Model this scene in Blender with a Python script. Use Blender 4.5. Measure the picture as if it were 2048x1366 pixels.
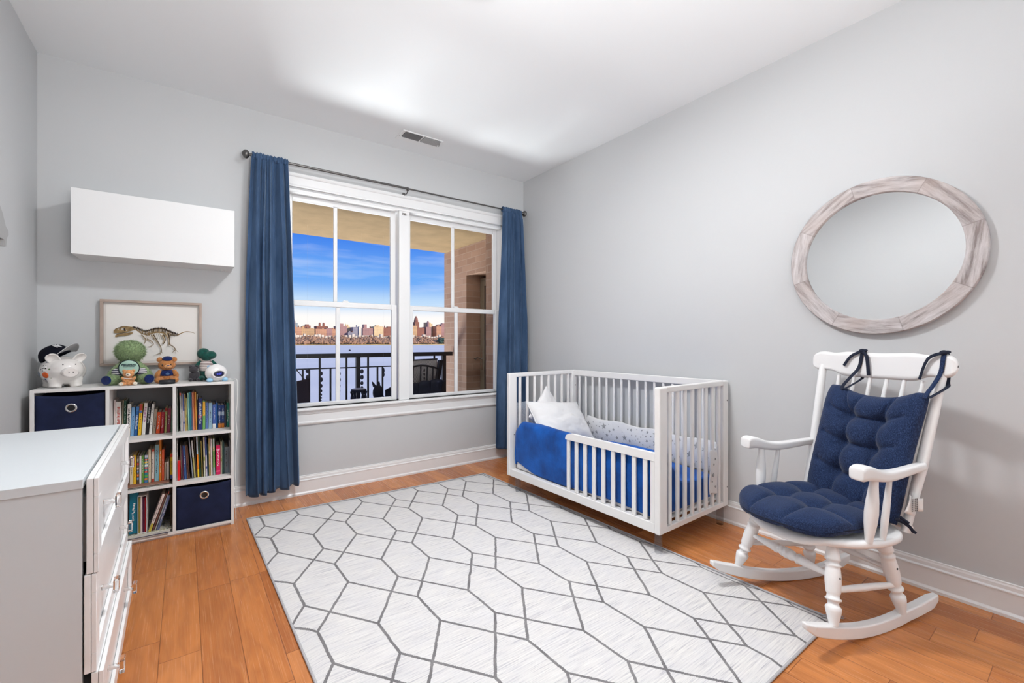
import bpy, bmesh, math, random
from mathutils import Vector, Matrix, Euler, noise
PI = math.pi
random.seed(7)
SC = bpy.context.scene
COL = SC.collection
for o in list(bpy.data.objects):
    bpy.data.objects.remove(o)

# ------------------------------------------------------------------ camera
cam_d = bpy.data.cameras.new('camera')
cam = bpy.data.objects.new('camera', cam_d)
COL.objects.link(cam)
cam.location = (0, 0, 1.10)
cam.rotation_euler = (PI/2, 0, -math.radians(36.0))
cam_d.sensor_width = 36
cam_d.lens = 881/2048*36
cam_d.clip_start = 0.02
cam_d.clip_end = 6000
SC.camera = cam

# ------------------------------------------------------------------ colour management
SC.view_settings.view_transform = 'Standard'
SC.view_settings.look = 'None'
SC.view_settings.exposure = 0.44
SC.view_settings.gamma = 1
SC.view_settings.use_curve_mapping = False

# ------------------------------------------------------------------ sky
W = bpy.data.worlds.new('sky'); SC.world = W; W.use_nodes = True
nt = W.node_tree; nt.nodes.clear()
def wn(t, **k):
    n = nt.nodes.new(t)
    for a, b in k.items(): setattr(n, a, b)
    return n
wo = wn('ShaderNodeOutputWorld'); wb = wn('ShaderNodeBackground'); wb.inputs[1].default_value = 1.0
tc = wn('ShaderNodeTexCoord'); sx = wn('ShaderNodeSeparateXYZ')
nt.links.new(tc.outputs['Generated'], sx.inputs[0])
rp = wn('ShaderNodeValToRGB'); rp.color_ramp.interpolation = 'EASE'
nt.links.new(sx.outputs['Z'], rp.inputs[0])
els = [(0.0, (.86, .72, .62)), (.048, (.80, .75, .73)), (.082, (.42, .56, .74)), (.13, (.13, .32, .72)), (.24, (.035, .16, .64)), (.5, (.10, .26, .66)), (1.0, (.30, .40, .60))]
while len(rp.color_ramp.elements) < len(els): rp.color_ramp.elements.new(.5)
for e, (p, c) in zip(rp.color_ramp.elements, els): e.position = p; e.color = (*c, 1)
mp = wn('ShaderNodeMapping'); mp.inputs['Scale'].default_value = (3, 3, 26)
nz = wn('ShaderNodeTexNoise'); nz.inputs['Scale'].default_value = 1.6; nz.inputs['Detail'].default_value = 5
nt.links.new(tc.outputs['Generated'], mp.inputs[0]); nt.links.new(mp.outputs[0], nz.inputs['Vector'])
cr = wn('ShaderNodeValToRGB'); cr.color_ramp.elements[0].position = .5; cr.color_ramp.elements[1].position = .8
cr.color_ramp.elements[1].color = (.35, .35, .35, 1); nt.links.new(nz.outputs[0], cr.inputs[0])
mx = wn('ShaderNodeMixRGB'); mx.inputs[2].default_value = (.78, .76, .78, 1)
nt.links.new(cr.outputs[0], mx.inputs[0]); nt.links.new(rp.outputs[0], mx.inputs[1])
nt.links.new(mx.outputs[0], wb.inputs[0]); nt.links.new(wb.outputs[0], wo.inputs[0])

# ------------------------------------------------------------------ sun, far shore and added lights
def light(name, kind, loc, rot, energy, color=(1, 1, 1), **k):
    d = bpy.data.lights.new(name, kind); d.energy = energy; d.color = color
    for a, b in k.items(): setattr(d, a, b)
    o = bpy.data.objects.new(name, d); COL.objects.link(o); o.location = loc; o.rotation_euler = rot
    return o
def aim(loc, to):
    return (Vector(to)-Vector(loc)).to_track_quat('-Z', 'Y').to_euler()
sun = light('sun', 'SUN', (0, 0, 50), aim((0, 0, 0), (-.60, .75, -.28)), 3.3, (1, .80, .58), angle=.009)
# added area light below view, standing in for sunlight off the river
light('river_glint_fill', 'AREA', (.55, 10.5, -5.2), aim((.55, 10.5, -5.2), (1.45, 1.6, 2.67)), 1700, (.96, .985, 1), shape='RECTANGLE', size=5.5, size_y=2.6)
# added soft fill behind the camera, no doorway stands there
light('rear_fill', 'AREA', (1.75, -1.35, 1.5), aim((1.75, -1.35, 1.5), (1.6, 3.4, 1.2)), 10, (.90, .96, 1), shape='RECTANGLE', size=1.6, size_y=2.0)

# the photographer's flash bounced off the ceiling
light('bounce_flash', 'AREA', (.45, -.55, 1.45), aim((.45, -.55, 1.45), (.75, .55, 2.67)), 32, (.97, .99, 1), shape='RECTANGLE', size=.7, size_y=.7, spread=math.radians(120))

# ------------------------------------------------------------------ materials
def lin(c):
    return tuple(((v/255)/12.92 if v/255 <= .04045 else ((v/255+.055)/1.055)**2.4) for v in c)
class N:
    """small helper round a node tree"""
    def __init__(s, name):
        s.m = bpy.data.materials.new(name); s.m.use_nodes = True; s.t = s.m.node_tree
        s.b = s.t.nodes['Principled BSDF']; s.o = s.t.nodes['Material Output']
    def n(s, t, ins=None, **k):
        x = s.t.nodes.new(t)
        for a, b in k.items(): setattr(x, a, b)
        for a, b in (ins or {}).items():
            if hasattr(b, 'is_output') or isinstance(b, bpy.types.NodeSocket): s.t.links.new(b, x.inputs[a])
            else: x.inputs[a].default_value = b
        return x
    def l(s, a, b): s.t.links.new(a, b)
    def M(s, op, a, b=0.0, c=None):
        d = {0: a, 1: b}
        if c is not None: d[2] = c
        return s.n('ShaderNodeMath', d, operation=op).outputs[0]
    def ramp(s, f, stops, interp='LINEAR'):
        r = s.n('ShaderNodeValToRGB', {0: f}); r.color_ramp.interpolation = interp
        while len(r.color_ramp.elements) < len(stops): r.color_ramp.elements.new(.5)
        for e, (p, c) in zip(r.color_ramp.elements, stops): e.position = p; e.color = (*c, 1)
        return r.outputs[0]
    def mix(s, f, a, b, mode='MIX'):
        return s.n('ShaderNodeMixRGB', {0: f, 1: a, 2: b}, blend_type=mode).outputs[0]
    def bump(s, h, st, dist=.01):
        s.l(s.n('ShaderNodeBump', {'Height': h, 'Strength': st, 'Distance': dist}).outputs[0], s.b.inputs['Normal'])
    def coord(s, which='Object', scale=(1, 1, 1)):
        t = s.n('ShaderNodeTexCoord').outputs[which]
        return s.n('ShaderNodeMapping', {0: t, 'Scale': scale}).outputs[0]
    def noise(s, v, sc, det=3, rough=.5):
        return s.n('ShaderNodeTexNoise', {'Vector': v, 'Scale': sc, 'Detail': det, 'Roughness': rough}).outputs[0]
MATS = {}
def mat(name, c, rough=.5, spec=.5, metal=0, var=0, vs=8, bump=0, bs=60, stretch=(1, 1, 1), bd=.002, **k):
    if name in MATS: return MATS[name]
    q = N(name); q.b.inputs['Roughness'].default_value = rough
    q.b.inputs['Specular IOR Level'].default_value = spec; q.b.inputs['Metallic'].default_value = metal
    col = (*c, 1)
    v = q.coord('Object', stretch)
    if var:
        f = q.noise(v, vs, 4)
        a = tuple(max(0, x*(1-var)) for x in c); b = tuple(min(1, x*(1+var)) for x in c)
        q.l(q.ramp(f, [(.3, a), (.7, b)]), q.b.inputs['Base Color'])
    else: q.b.inputs['Base Color'].default_value = col
    if bump: q.bump(q.noise(v, bs, 3), bump, bd)
    for a, b in k.items(): q.b.inputs[a.replace('_', ' ')].default_value = b
    MATS[name] = q.m
    return q.m

m_wall = mat('wall_paint', (.592, .600, .607), .62, .25, bump=.04, bs=350)
m_ceil = mat('ceiling_paint', (.83, .845, .855), .8, .2)
m_trim = mat('trim_gloss', (.83, .83, .83), .32, .5)
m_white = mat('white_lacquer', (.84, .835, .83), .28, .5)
m_crib = mat('crib_white', (.84, .825, .81), .33, .5)
m_chairw = mat('chair_white', (.85, .84, .835), .3, .5)
m_cab = mat('cabinet_white', (.80, .80, .80), .45, .4)
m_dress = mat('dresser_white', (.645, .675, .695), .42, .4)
m_melam = mat('melamine_white', (.78, .765, .745), .5, .4)
m_black = mat('black_plastic', (.012, .012, .014), .35)
m_dark = mat('dark_gap', (.03, .03, .03), .8)
m_nickel = mat('brushed_nickel', (.42, .41, .40), .3, .5, 1)
m_bronze = mat('dark_pewter', (.16, .155, .15), .35, .5, .9)
m_chrome = mat('chrome', (.75, .75, .75), .12, .5, 1)
m_navybin = mat('navy_canvas', (.010, .016, .050), .8, .25, var=.25, vs=14, bump=.3, bs=500)
m_porc = mat('glazed_ceramic', (.84, .80, .77), .12, .6, Coat_Weight=.4)
m_pages = mat('book_pages', (.72, .68, .60), .8)
m_lamp = N('lamp_diffuser'); m_lamp.b.inputs['Emission Color'].default_value = (1, .99, .97, 1)
m_lamp.b.inputs['Emission Strength'].default_value = 4; m_lamp = m_lamp.m
m_iron = mat('dark_bronze_railing', (.016, .013, .016), .45)
m_outdark = mat('navy_outdoor_canvas', (.010, .012, .028), .8, var=.3, vs=20)

def glassy(name, tint=(1, 1, 1), ior=1.10, base=0.0):
    q = N(name); t = q.t; t.nodes.remove(q.b)
    tr = q.n('ShaderNodeBsdfTransparent', {0: (*tint, 1)}); gl = q.n('ShaderNodeBsdfGlossy', {'Roughness': .02})
    lw = q.n('ShaderNodeLayerWeight', {'Blend': .5}); fac = q.M('ADD', base, q.M('MULTIPLY', q.M('POWER', lw.outputs[1], 5.0), ior-1))
    mx = q.n('ShaderNodeMixShader'); q.l(fac, mx.inputs[0]); q.l(tr.outputs[0], mx.inputs[1]); q.l(gl.outputs[0], mx.inputs[2])
    q.l(mx.outputs[0], q.o.inputs[0]); return q.m
m_pane = glassy('window_glass', (.97, .985, .985))
m_picglass = glassy('picture_glass', (.98, .98, .98))
m_acry = N('clear_acrylic'); m_acry.b.inputs['Transmission Weight'].default_value = 1; m_acry.b.inputs['Roughness'].default_value = .03
m_acry.b.inputs['IOR'].default_value = 1.49; m_acry.b.inputs['Base Color'].default_value = (.97, .98, .98, 1); m_acry = m_acry.m
m_mirror = mat('mirror_silver', (.86, .87, .87), .015, .5, 1)

# oak plank floor: boards run along Y, each with its own tone, offset and grain
def floor_mat():
    q = N('oiled_plank_floor'); g = q.n('ShaderNodeNewGeometry').outputs['Position']
    rot = q.n('ShaderNodeMapping', {0: g, 'Rotation': (0, 0, -.012)}).outputs[0]
    s = q.n('ShaderNodeSeparateXYZ', {0: rot}); X, Y = s.outputs[0], s.outputs[1]
    u = q.M('DIVIDE', q.M('ADD', X, 5-.051+.02), .1195); row = q.M('FLOOR', u); fu = q.M('FRACT', u)
    r1 = q.n('ShaderNodeTexWhiteNoise', {'W': row}, noise_dimensions='1D').outputs[0]
    v = q.M('DIVIDE', q.M('ADD', Y, q.M('MULTIPLY', r1, 3.7)), q.M('ADD', .62, q.M('MULTIPLY', r1, .22)))
    cellv = q.M('FLOOR', v); fv = q.M('FRACT', v)
    cid = q.n('ShaderNodeCombineXYZ', {0: row, 1: cellv}).outputs[0]
    wnn = q.n('ShaderNodeTexWhiteNoise', {'Vector': cid}, noise_dimensions='3D'); rnd = wnn.outputs[0]; rc = wnn.outputs[1]
    off = q.n('ShaderNodeVectorMath', {0: rc, 1: (7, 9, 5)}, operation='MULTIPLY').outputs[0]
    gv = q.n('ShaderNodeVectorMath', {0: q.n('ShaderNodeMapping', {0: rot, 'Scale': (7, 1.3, 1)}).outputs[0], 1: off}, operation='ADD').outputs[0]
    big = q.noise(gv, 1.1, 3, .55)
    rings = q.M('FRACT', q.M('MULTIPLY', big, 7.0)); rings = q.M('ABSOLUTE', q.M('SUBTRACT', rings, .5))
    fine = q.noise(q.n('ShaderNodeMapping', {0: gv, 'Scale': (16, 1.2, 1)}).outputs[0], 2.5, 4, .65)
    base = q.ramp(rnd, [(0, lin((164, 94, 50))), (.35, lin((200, 124, 68))), (.7, lin((214, 138, 80))), (1, lin((184, 108, 58)))])
    c = q.mix(q.M('MULTIPLY', rings, .8), base, (*lin((146, 84, 46)), 1))
    c = q.mix(q.ramp(fine, [(.42, (0, 0, 0)), (.75, (.34, .34, .34))]), c, (*lin((222, 160, 106)), 1))
    ed = q.M('MINIMUM', q.M('MULTIPLY', q.M('MINIMUM', fu, q.M('SUBTRACT', 1, fu)), .1195), q.M('MULTIPLY', q.M('MINIMUM', fv, q.M('SUBTRACT', 1, fv)), .7))
    gap = q.M('LESS_THAN', ed, .0011)
    c = q.mix(q.M('MULTIPLY', gap, .6), c, (*lin((70, 34, 16)), 1))
    q.l(c, q.b.inputs['Base Color'])
    q.l(q.M('ADD', .20, q.M('MULTIPLY', fine, .12)), q.b.inputs['Roughness'])
    q.b.inputs['Specular IOR Level'].default_value = .42
    h = q.M('ADD', q.M('MULTIPLY', q.M('MINIMUM', q.M('DIVIDE', ed, .003), 1), 1.0), q.M('MULTIPLY', q.noise(gv, 40, 2), .25))
    q.bump(h, .22, .002)
    return q.m
m_floor = floor_mat()

def brick_mat(name, c1, c2, mortar, w, h, ax='YZ', mort=.012, rough=.85):
    q = N(name); g = q.n('ShaderNodeNewGeometry').outputs['Position']; s = q.n('ShaderNodeSeparateXYZ', {0: g})
    a = s.outputs['XYZ'.index(ax[0])]; b = s.outputs['XYZ'.index(ax[1])]
    if ax == 'YZ': a = q.M('ADD', s.outputs[0], s.outputs[1])
    v = q.n('ShaderNodeCombineXYZ', {0: a, 1: b}).outputs[0]
    br = q.n('ShaderNodeTexBrick', {'Vector': v, 'Color1': (*c1, 1), 'Color2': (*c2, 1), 'Mortar': (*mortar, 1), 'Scale': 1, 'Mortar Size': mort, 'Brick Width': w, 'Row Height': h, 'Bias': 0})
    c = q.mix(.35, br.outputs[0], q.ramp(q.noise(v, 3, 4), [(.3, c1), (.7, c2)]))
    q.l(c, q.b.inputs['Base Color']); q.b.inputs['Roughness'].default_value = rough
    q.bump(q.M('SUBTRACT', 1, br.outputs[1]), .5, .006); return q.m
m_brick = brick_mat('tan_brick', lin((152, 118, 98)), lin((176, 142, 120)), lin((176, 150, 132)), .21, .075, mort=.006)
m_stucco = mat('tan_stucco', lin((134, 112, 82)), .9, .2, var=.10, vs=6, bump=.6, bs=160, bd=.004)

# ------------------------------------------------------------------ mesh helpers
class MB:
    def __init__(s): s.v = []; s.f = []; s.mi = []; s.sm = []
    def add(s, vs, fs, mi=0, smooth=False):
        k = len(s.v); s.v += [tuple(v) for v in vs]
        for f in fs: s.f.append([i+k for i in f]); s.mi.append(mi); s.sm.append(smooth)
        return s
    def box(s, x0, x1, y0, y1, z0, z1, mi=0):
        return s.add([(x0, y0, z0), (x1, y0, z0), (x1, y1, z0), (x0, y1, z0), (x0, y0, z1), (x1, y0, z1), (x1, y1, z1), (x0, y1, z1)],
                     [(3, 2, 1, 0), (4, 5, 6, 7), (0, 1, 5, 4), (1, 2, 6, 5), (2, 3, 7, 6), (3, 0, 4, 7)], mi)
    def tube(s, pts, rad, n=12, mi=0, caps=True, sx=1.0, up=None):
        pts = [Vector(p) for p in pts]
        if not hasattr(rad, '__len__'): rad = [rad]*len(pts)
        vs = []; prev = None
        for i, p in enumerate(pts):
            d = (pts[min(i+1, len(pts)-1)]-pts[max(i-1, 0)])
            if d.length < 1e-9: d = Vector((0, 0, 1))
            d.normalize()
            if prev is None:
                u = Vector(up) if up else (Vector((0, 0, 1)) if abs(d.z) < .9 else Vector((1, 0, 0)))
            else: u = prev
            a = (u-d*u.dot(d)).normalized(); prev = a; b = d.cross(a)
            for k in range(n):
                t = 2*PI*k/n; vs.append(p+(a*math.cos(t)+b*math.sin(t)*sx)*rad[i])
        fs = []
        for i in range(len(pts)-1):
            for k in range(n):
                fs.append((i*n+k, i*n+(k+1) % n, (i+1)*n+(k+1) % n, (i+1)*n+k))
        s.add(vs, fs, mi, True)
        if caps: s.caps(vs, n, mi)
        return s
    def caps(s, vs, n, mi):
        s.add(vs[:n], [tuple(range(n-1, -1, -1))], mi); s.add(vs[-n:], [tuple(range(n))], mi)
    def lathe(s, p0, p1, prof, n=20, mi=0):
        """prof: (t along p0-p1 in 0..1, radius)"""
        p0, p1 = Vector(p0), Vector(p1)
        return s.tube_dir([p0.lerp(p1, t) for t, r in prof], [r for t, r in prof], (p1-p0).normalized(), n, mi)
    def tube_dir(s, pts, rad, d, n, mi):
        u = Vector((0, 0, 1)) if abs(d.z) < .9 else Vector((1, 0, 0)); a = (u-d*u.dot(d)).normalized(); b = d.cross(a)
        vs = [p+(a*math.cos(2*PI*k/n)+b*math.sin(2*PI*k/n))*r for p, r in zip(pts, rad) for k in range(n)]
        fs = [(i*n+k, i*n+(k+1) % n, (i+1)*n+(k+1) % n, (i+1)*n+k) for i in range(len(pts)-1) for k in range(n)]
        s.add(vs, fs, mi, True); s.caps(vs, n, mi); return s
    def ell(s, c, r, rot=None, n=20, m=12, mi=0):
        c = Vector(c); R = rot or Matrix.Identity(3); vs = []; fs = []
        for j in range(m+1):
            ph = PI*j/m
            for i in range(n):
                th = 2*PI*i/n
                vs.append(c+R @ Vector((r[0]*math.sin(ph)*math.cos(th), r[1]*math.sin(ph)*math.sin(th), r[2]*math.cos(ph))))
        for j in range(m):
            for i in range(n):
                fs.append((j*n+i, (j+1)*n+i, (j+1)*n+(i+1) % n, j*n+(i+1) % n))
        return s.add(vs, fs, mi, True)
    def prism(s, poly, o, ax, ay, az, d, mi=0, smooth=False):
        """extrude 2D polygon: o + x*ax + y*ay, thickness d along az"""
        o, ax, ay, az = map(Vector, (o, ax, ay, az)); n = len(poly)
        a = [o+ax*x+ay*y for x, y in poly]; b = [p+az*d for p in a]
        s.add(a+b, [tuple(range(n-1, -1, -1)), tuple(range(n, 2*n))], mi)
        return s.add(a+b, [(i, (i+1) % n, (i+1) % n+n, i+n) for i in range(n)], mi, smooth)
    def grid(s, fn, nu, nv, mi=0, closeu=False):
        vs = [fn(i/(nu if closeu else nu-1), j/(nv-1)) for j in range(nv) for i in range(nu)]
        fs = []
        for j in range(nv-1):
            for i in range(nu if closeu else nu-1):
                i2 = (i+1) % nu; fs.append((j*nu+i, j*nu+i2, (j+1)*nu+i2, (j+1)*nu+i))
        return s.add(vs, fs, mi, True)
    def xf(s, M):
        s.v = [tuple(M @ Vector(v)) for v in s.v]; return s
    def build(s, name, mats, parent=None, bevel=0, seg=2, sub=0, remesh=0, solid=0, merge=False):
        me = bpy.data.meshes.new(name); me.from_pydata(s.v, [], s.f)
        if not isinstance(mats, (list, tuple)): mats = [mats]
        for m in mats: me.materials.append(m)
        me.polygons.foreach_set('material_index', s.mi); me.polygons.foreach_set('use_smooth', s.sm); me.update()
        if merge:
            bm = bmesh.new(); bm.from_mesh(me); bmesh.ops.remove_doubles(bm, verts=bm.verts, dist=1e-5); bm.to_mesh(me); bm.free()
        o = bpy.data.objects.new(name, me); COL.objects.link(o)
        if parent: o.parent = parent
        if solid: md = o.modifiers.new('s', 'SOLIDIFY'); md.thickness = solid; md.offset = 0
        if remesh:
            md = o.modifiers.new('r', 'REMESH'); md.mode = 'VOXEL'; md.voxel_size = remesh; md.use_smooth_shade = True
            md = o.modifiers.new('sm', 'SMOOTH'); md.iterations = 4
        if bevel:
            md = o.modifiers.new('b', 'BEVEL'); md.width = bevel; md.segments = seg; md.limit_method = 'ANGLE'; md.angle_limit = .6
        if sub: md = o.modifiers.new('u', 'SUBSURF'); md.levels = sub; md.render_levels = sub
        return o
def tag(o, label=None, cat=None, group=None, kind=None):
    if label: o['label'] = label
    if cat: o['category'] = cat
    if group: o['group'] = group
    if kind: o['kind'] = kind
    return o
def empty(name, loc=(0, 0, 0), rz=0, label=None, cat=None, group=None, kind=None, sc=1):
    o = bpy.data.objects.new(name, None); COL.objects.link(o); o.location = loc; o.rotation_euler = (0, 0, rz); o.scale = (sc, sc, sc)
    o.empty_display_size = .05
    return tag(o, label, cat, group, kind)
def struct(o): o['kind'] = 'structure'; return o
def box(name, x0, x1, y0, y1, z0, z1, m, parent=None, bevel=.0015, seg=2):
    return MB().box(x0, x1, y0, y1, z0, z1).build(name, m, parent, bevel, seg)
def text_mesh(txt, size, depth=.0004, align='CENTER', bold=0.0):
    cu = bpy.data.curves.new('t', 'FONT'); cu.body = txt; cu.size = size; cu.extrude = depth; cu.align_x = align; cu.align_y = 'CENTER'; cu.offset = bold
    o = bpy.data.objects.new('t', cu); COL.objects.link(o)
    me = bpy.data.meshes.new_from_object(o.evaluated_get(bpy.context.evaluated_depsgraph_get()))
    bpy.data.objects.remove(o); bpy.data.curves.remove(cu); return me
def put_text(name, txt, size, m, parent, M, depth=.0004, bold=0.0):
    me = text_mesh(txt, size, depth, bold=bold); me.transform(M); me.materials.clear(); me.materials.append(m)
    o = bpy.data.objects.new(name, me); COL.objects.link(o); o.parent = parent; return o
def axes(o, ax, ay):
    ax, ay = Vector(ax).normalized(), Vector(ay).normalized(); az = ax.cross(ay)
    return Matrix(((ax.x, ay.x, az.x, o[0]), (ax.y, ay.y, az.y, o[1]), (ax.z, ay.z, az.z, o[2]), (0, 0, 0, 1)))
def RZ(a): return Matrix.Rotation(a, 3, 'Z')
def RX(a): return Matrix.Rotation(a, 3, 'X')
def RY(a): return Matrix.Rotation(a, 3, 'Y')

# ------------------------------------------------------------------ room shell
XL, XR, YB, YF, H = -.68, 2.645, 3.45, -1.5, 2.67
struct(box('floor', XL-.1, XR+.1, YF-.1, YB+.2, -.08, 0, m_floor, bevel=0))
struct(box('ceiling', XL-.1, XR+.1, YF-.1, YB+.2, H, H+.15, m_ceil, bevel=0))
struct(box('wall_left', XL-.12, XL, YF, YB+.2, 0, H, m_wall, bevel=0))
struct(box('wall_right', XR, XR+.12, YF, YB+.2, 0, H, m_wall, bevel=0))
struct(box('wall_front', XL, XR, YF-.12, YF, 0, H, m_wall, bevel=0))
OX0, OX1, OZ0, OZ1 = .50, 2.43, .60, 2.19
w = MB().box(XL, OX0, YB, YB+.16, 0, H).box(OX1, XR, YB, YB+.16, 0, H).box(OX0, OX1, YB, YB+.16, 0, OZ0).box(OX0, OX1, YB, YB+.16, OZ1, H)
struct(w.build('wall_back', m_wall))
# baseboards with a stepped cap and a quarter round at the floor
BB = [(0, 0), (.020, 0), (.020, .012), (.014, .020), (.013, .022), (.013, .096), (.016, .098), (.016, .103), (.010, .108), (.010, .122), (.007, .128), (.007, .133), (0, .135)]
b = MB().prism(BB, (XL, YB, 0), (0, -1, 0), (0, 0, 1), (1, 0, 0), XR-XL); struct(b.build('baseboard_back', m_trim))
b = MB().prism(BB, (XR, YF, 0), (-1, 0, 0), (0, 0, 1), (0, 1, 0), YB-YF); struct(b.build('baseboard_right', m_trim))
b = MB().prism(BB, (XL, YF, 0), (1, 0, 0), (0, 0, 1), (0, 1, 0), YB-YF); struct(b.build('baseboard_left', m_trim))

# ------------------------------------------------------------------ window
JY0, JY1 = 3.43, 3.60
f = MB().box(OX0, OX0+.045, 3.45, JY1, OZ0, OZ1).box(OX1-.045, OX1, 3.45, JY1, OZ0, OZ1).box(OX0, OX1, 3.45, JY1, OZ1-.02, OZ1)
f.box(1.385, 1.440, 3.476, JY1-.002, OZ0+.0205, OZ1-.0205).box(1.368, 1.457, 3.448, 3.475, OZ0+.021, OZ1-.021)
f.box(OX0, OX1, 3.45, JY1, OZ0, OZ0+.02)
struct(f.build('trim_1', m_trim, bevel=.003))
# casing round the opening: head with crown, sides, stool and apron
HC = [(0, 0), (.016, 0), (.016, .012), (.012, .016), (.012, .07), (.02, .075), (.024, .085), (.024, .096), (0, .1)]
c = MB().prism(HC, (OX0-.085, YB, 2.200), (0, -1, 0), (0, 0, 1), (1, 0, 0), OX1-OX0+.17)
SCs = [(0, 0), (0, .02), (.02, .02), (.024, .012), (.07, .012), (.085, .01), (.085, 0)]
c.prism([(-x, y) for x, y in SCs], (OX0, YB, .60), (1, 0, 0), (0, -1, 0), (0, 0, 1), 1.6)
c.prism(SCs, (OX1, YB, .60), (1, 0, 0), (0, -1, 0), (0, 0, 1), 1.6)
struct(c.build('trim_2', m_trim, bevel=.002))
ST = [(-.10, .0), (.034, 0), (.040, .006), (.040, .016), (.034, .022), (-.10, .022)]
c = MB().prism(ST, (OX0-.105, YB, .598), (0, -1, 0), (0, 0, 1), (1, 0, 0), OX1-OX0+.21)
AP = [(0, 0), (.010, 0), (.018, .012), (.018, .02), (.012, .026), (.012, .075), (.018, .08), (.022, .092), (.022, .100), (0, .1)]
c.prism(AP, (OX0-.085, YB, .498), (0, -1, 0), (0, 0, 1), (1, 0, 0), OX1-OX0+.17)
struct(c.build('trim_3', m_trim, bevel=.0015))
def sash(parent, name, x0, x1, z0, z1, y0, y1, st, rail_t, rail_b, mx, mw):
    s = MB().box(x0, x0+st, y0, y1, z0, z1).box(x1-st, x1, y0, y1, z0, z1).box(x0+st, x1-st, y0, y1, z1-rail_t, z1).box(x0+st, x1-st, y0, y1, z0, z0+rail_b)
    s.box(mx-mw/2, mx+mw/2, y0+.006, y1-.006, z0+rail_b, z1-rail_t)
    o = s.build(name, m_trim, parent, bevel=.004)
    MB().box(x0+st-.004, x1-st+.004, (y0+y1)/2-.0015, (y0+y1)/2+.0015, z0+rail_b-.004, z1-rail_t+.004).build('pane', m_pane, o)
    return o
def window(name, x0, x1, mu, ml):
    r = struct(empty(name, ((x0+x1)/2, 3.52, .62)))
    def par(o): o.parent = r; o.matrix_parent_inverse = Matrix.Translation(-Vector(r.location))
    par(sash(None, 'upper_sash', x0+.005, x1-.005, 1.375, 2.170, 3.527, 3.555, .040, .040, .030, mu, .028))
    par(sash(None, 'lower_sash', x0+.010, x1-.010, .622, 1.400, 3.485, 3.515, .042, .040, .028, ml, .030))
    lk = MB().box((x0+x1)/2-.025, (x0+x1)/2+.025, 3.49, 3.512, 1.400, 1.408).tube([((x0+x1)/2-.018, 3.498, 1.412), ((x0+x1)/2+.018, 3.503, 1.412)], .004, 8).build('sash_lock', m_trim, bevel=.001)
    par(lk)
    return r
window('window_1', .545, 1.372, .892, .900)
window('window_2', 1.453, 2.385, 1.908, 1.920)
# small sensor at the head of the middle jamb
hk = MB().box(1.392, 1.424, 3.447, 3.455, 2.135, 2.156).tube([(1.408, 3.45, 2.146), (1.408, 3.435, 2.146)], .005, 10).tube([(1.408, 3.437, 2.146), (1.430, 3.437, 2.138)], .003, 8).build('blind_hook', m_nickel, bevel=.001)
tag(hk, 'small grey metal hook at the top of the post between the two windows', 'hook')

# ------------------------------------------------------------------ ceiling lamp and air vent
r = empty('ceiling_lamp', (.96, 1.50, H), 0, 'round white flush lamp on the ceiling in the middle of the room', 'lamp')
MB().lathe((0, 0, 0), (0, 0, -.035), [(0, .17), (.3, .185), (.8, .185), (1, .175)], 40).build('lamp_base', m_trim, r)
MB().lathe((0, 0, -.035), (0, 0, -.055), [(0, .172), (.5, .165), (.8, .14), (1, .05)], 40).build('lamp_shade', m_lamp, r)
light('lamp_light', 'AREA', (.96, 1.50, H-.07), (0, 0, 0), 29, (.965, .985, 1), shape='DISK', size=.30)
v = empty('ceiling_vent', (1.43, 3.19, H), 0, 'white metal air vent grille on the ceiling above the window', 'vent')
p = MB().box(-.165, .165, -.085, .085, -.007, 0); p.build('vent_plate', m_trim, v, bevel=.004)
MB().box(-.142, -.008, -.073, .012, -.0085, -.007).box(.008, .142, -.073, .012, -.0085, -.007).build('vent_throat', m_dark, v)
for k in range(2):
    g = MB(); x0 = -.142+k*.15
    for i in range(20):
        x = x0+.003+i*.0067
        g.prism([(0, 0), (.0022, 0), (.0048+.001*k, -.006), (.0026+.001*k, -.006)], (x, -.073, -.0085), (1, 0, 0), (0, 0, 1), (0, 1, 0), .085)
    g.box(x0, x0+.134, -.032, -.029, -.0125, -.0085)
    tag(g.build('vent_louvre', mat('louvre_grey', (.45, .45, .45), .5) if k else mat('louvre_dark', (.22, .22, .22), .5), v), 'left bank of louvres, dark slots' if k == 0 else 'right bank of louvres, paler slots')
MB().tube([(.152, -.03, -.007), (.152, -.03, -.017)], .006, 10).tube([(.152, -.03, -.016), (.158, -.012, -.018)], .004, 8).build('vent_lever', m_nickel, v)
for s in (-1, 1): MB().tube([(s*.155, .02, -.007), (s*.155, .02, -.0085)], .004, 10).build('screw', m_nickel, v)

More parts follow.
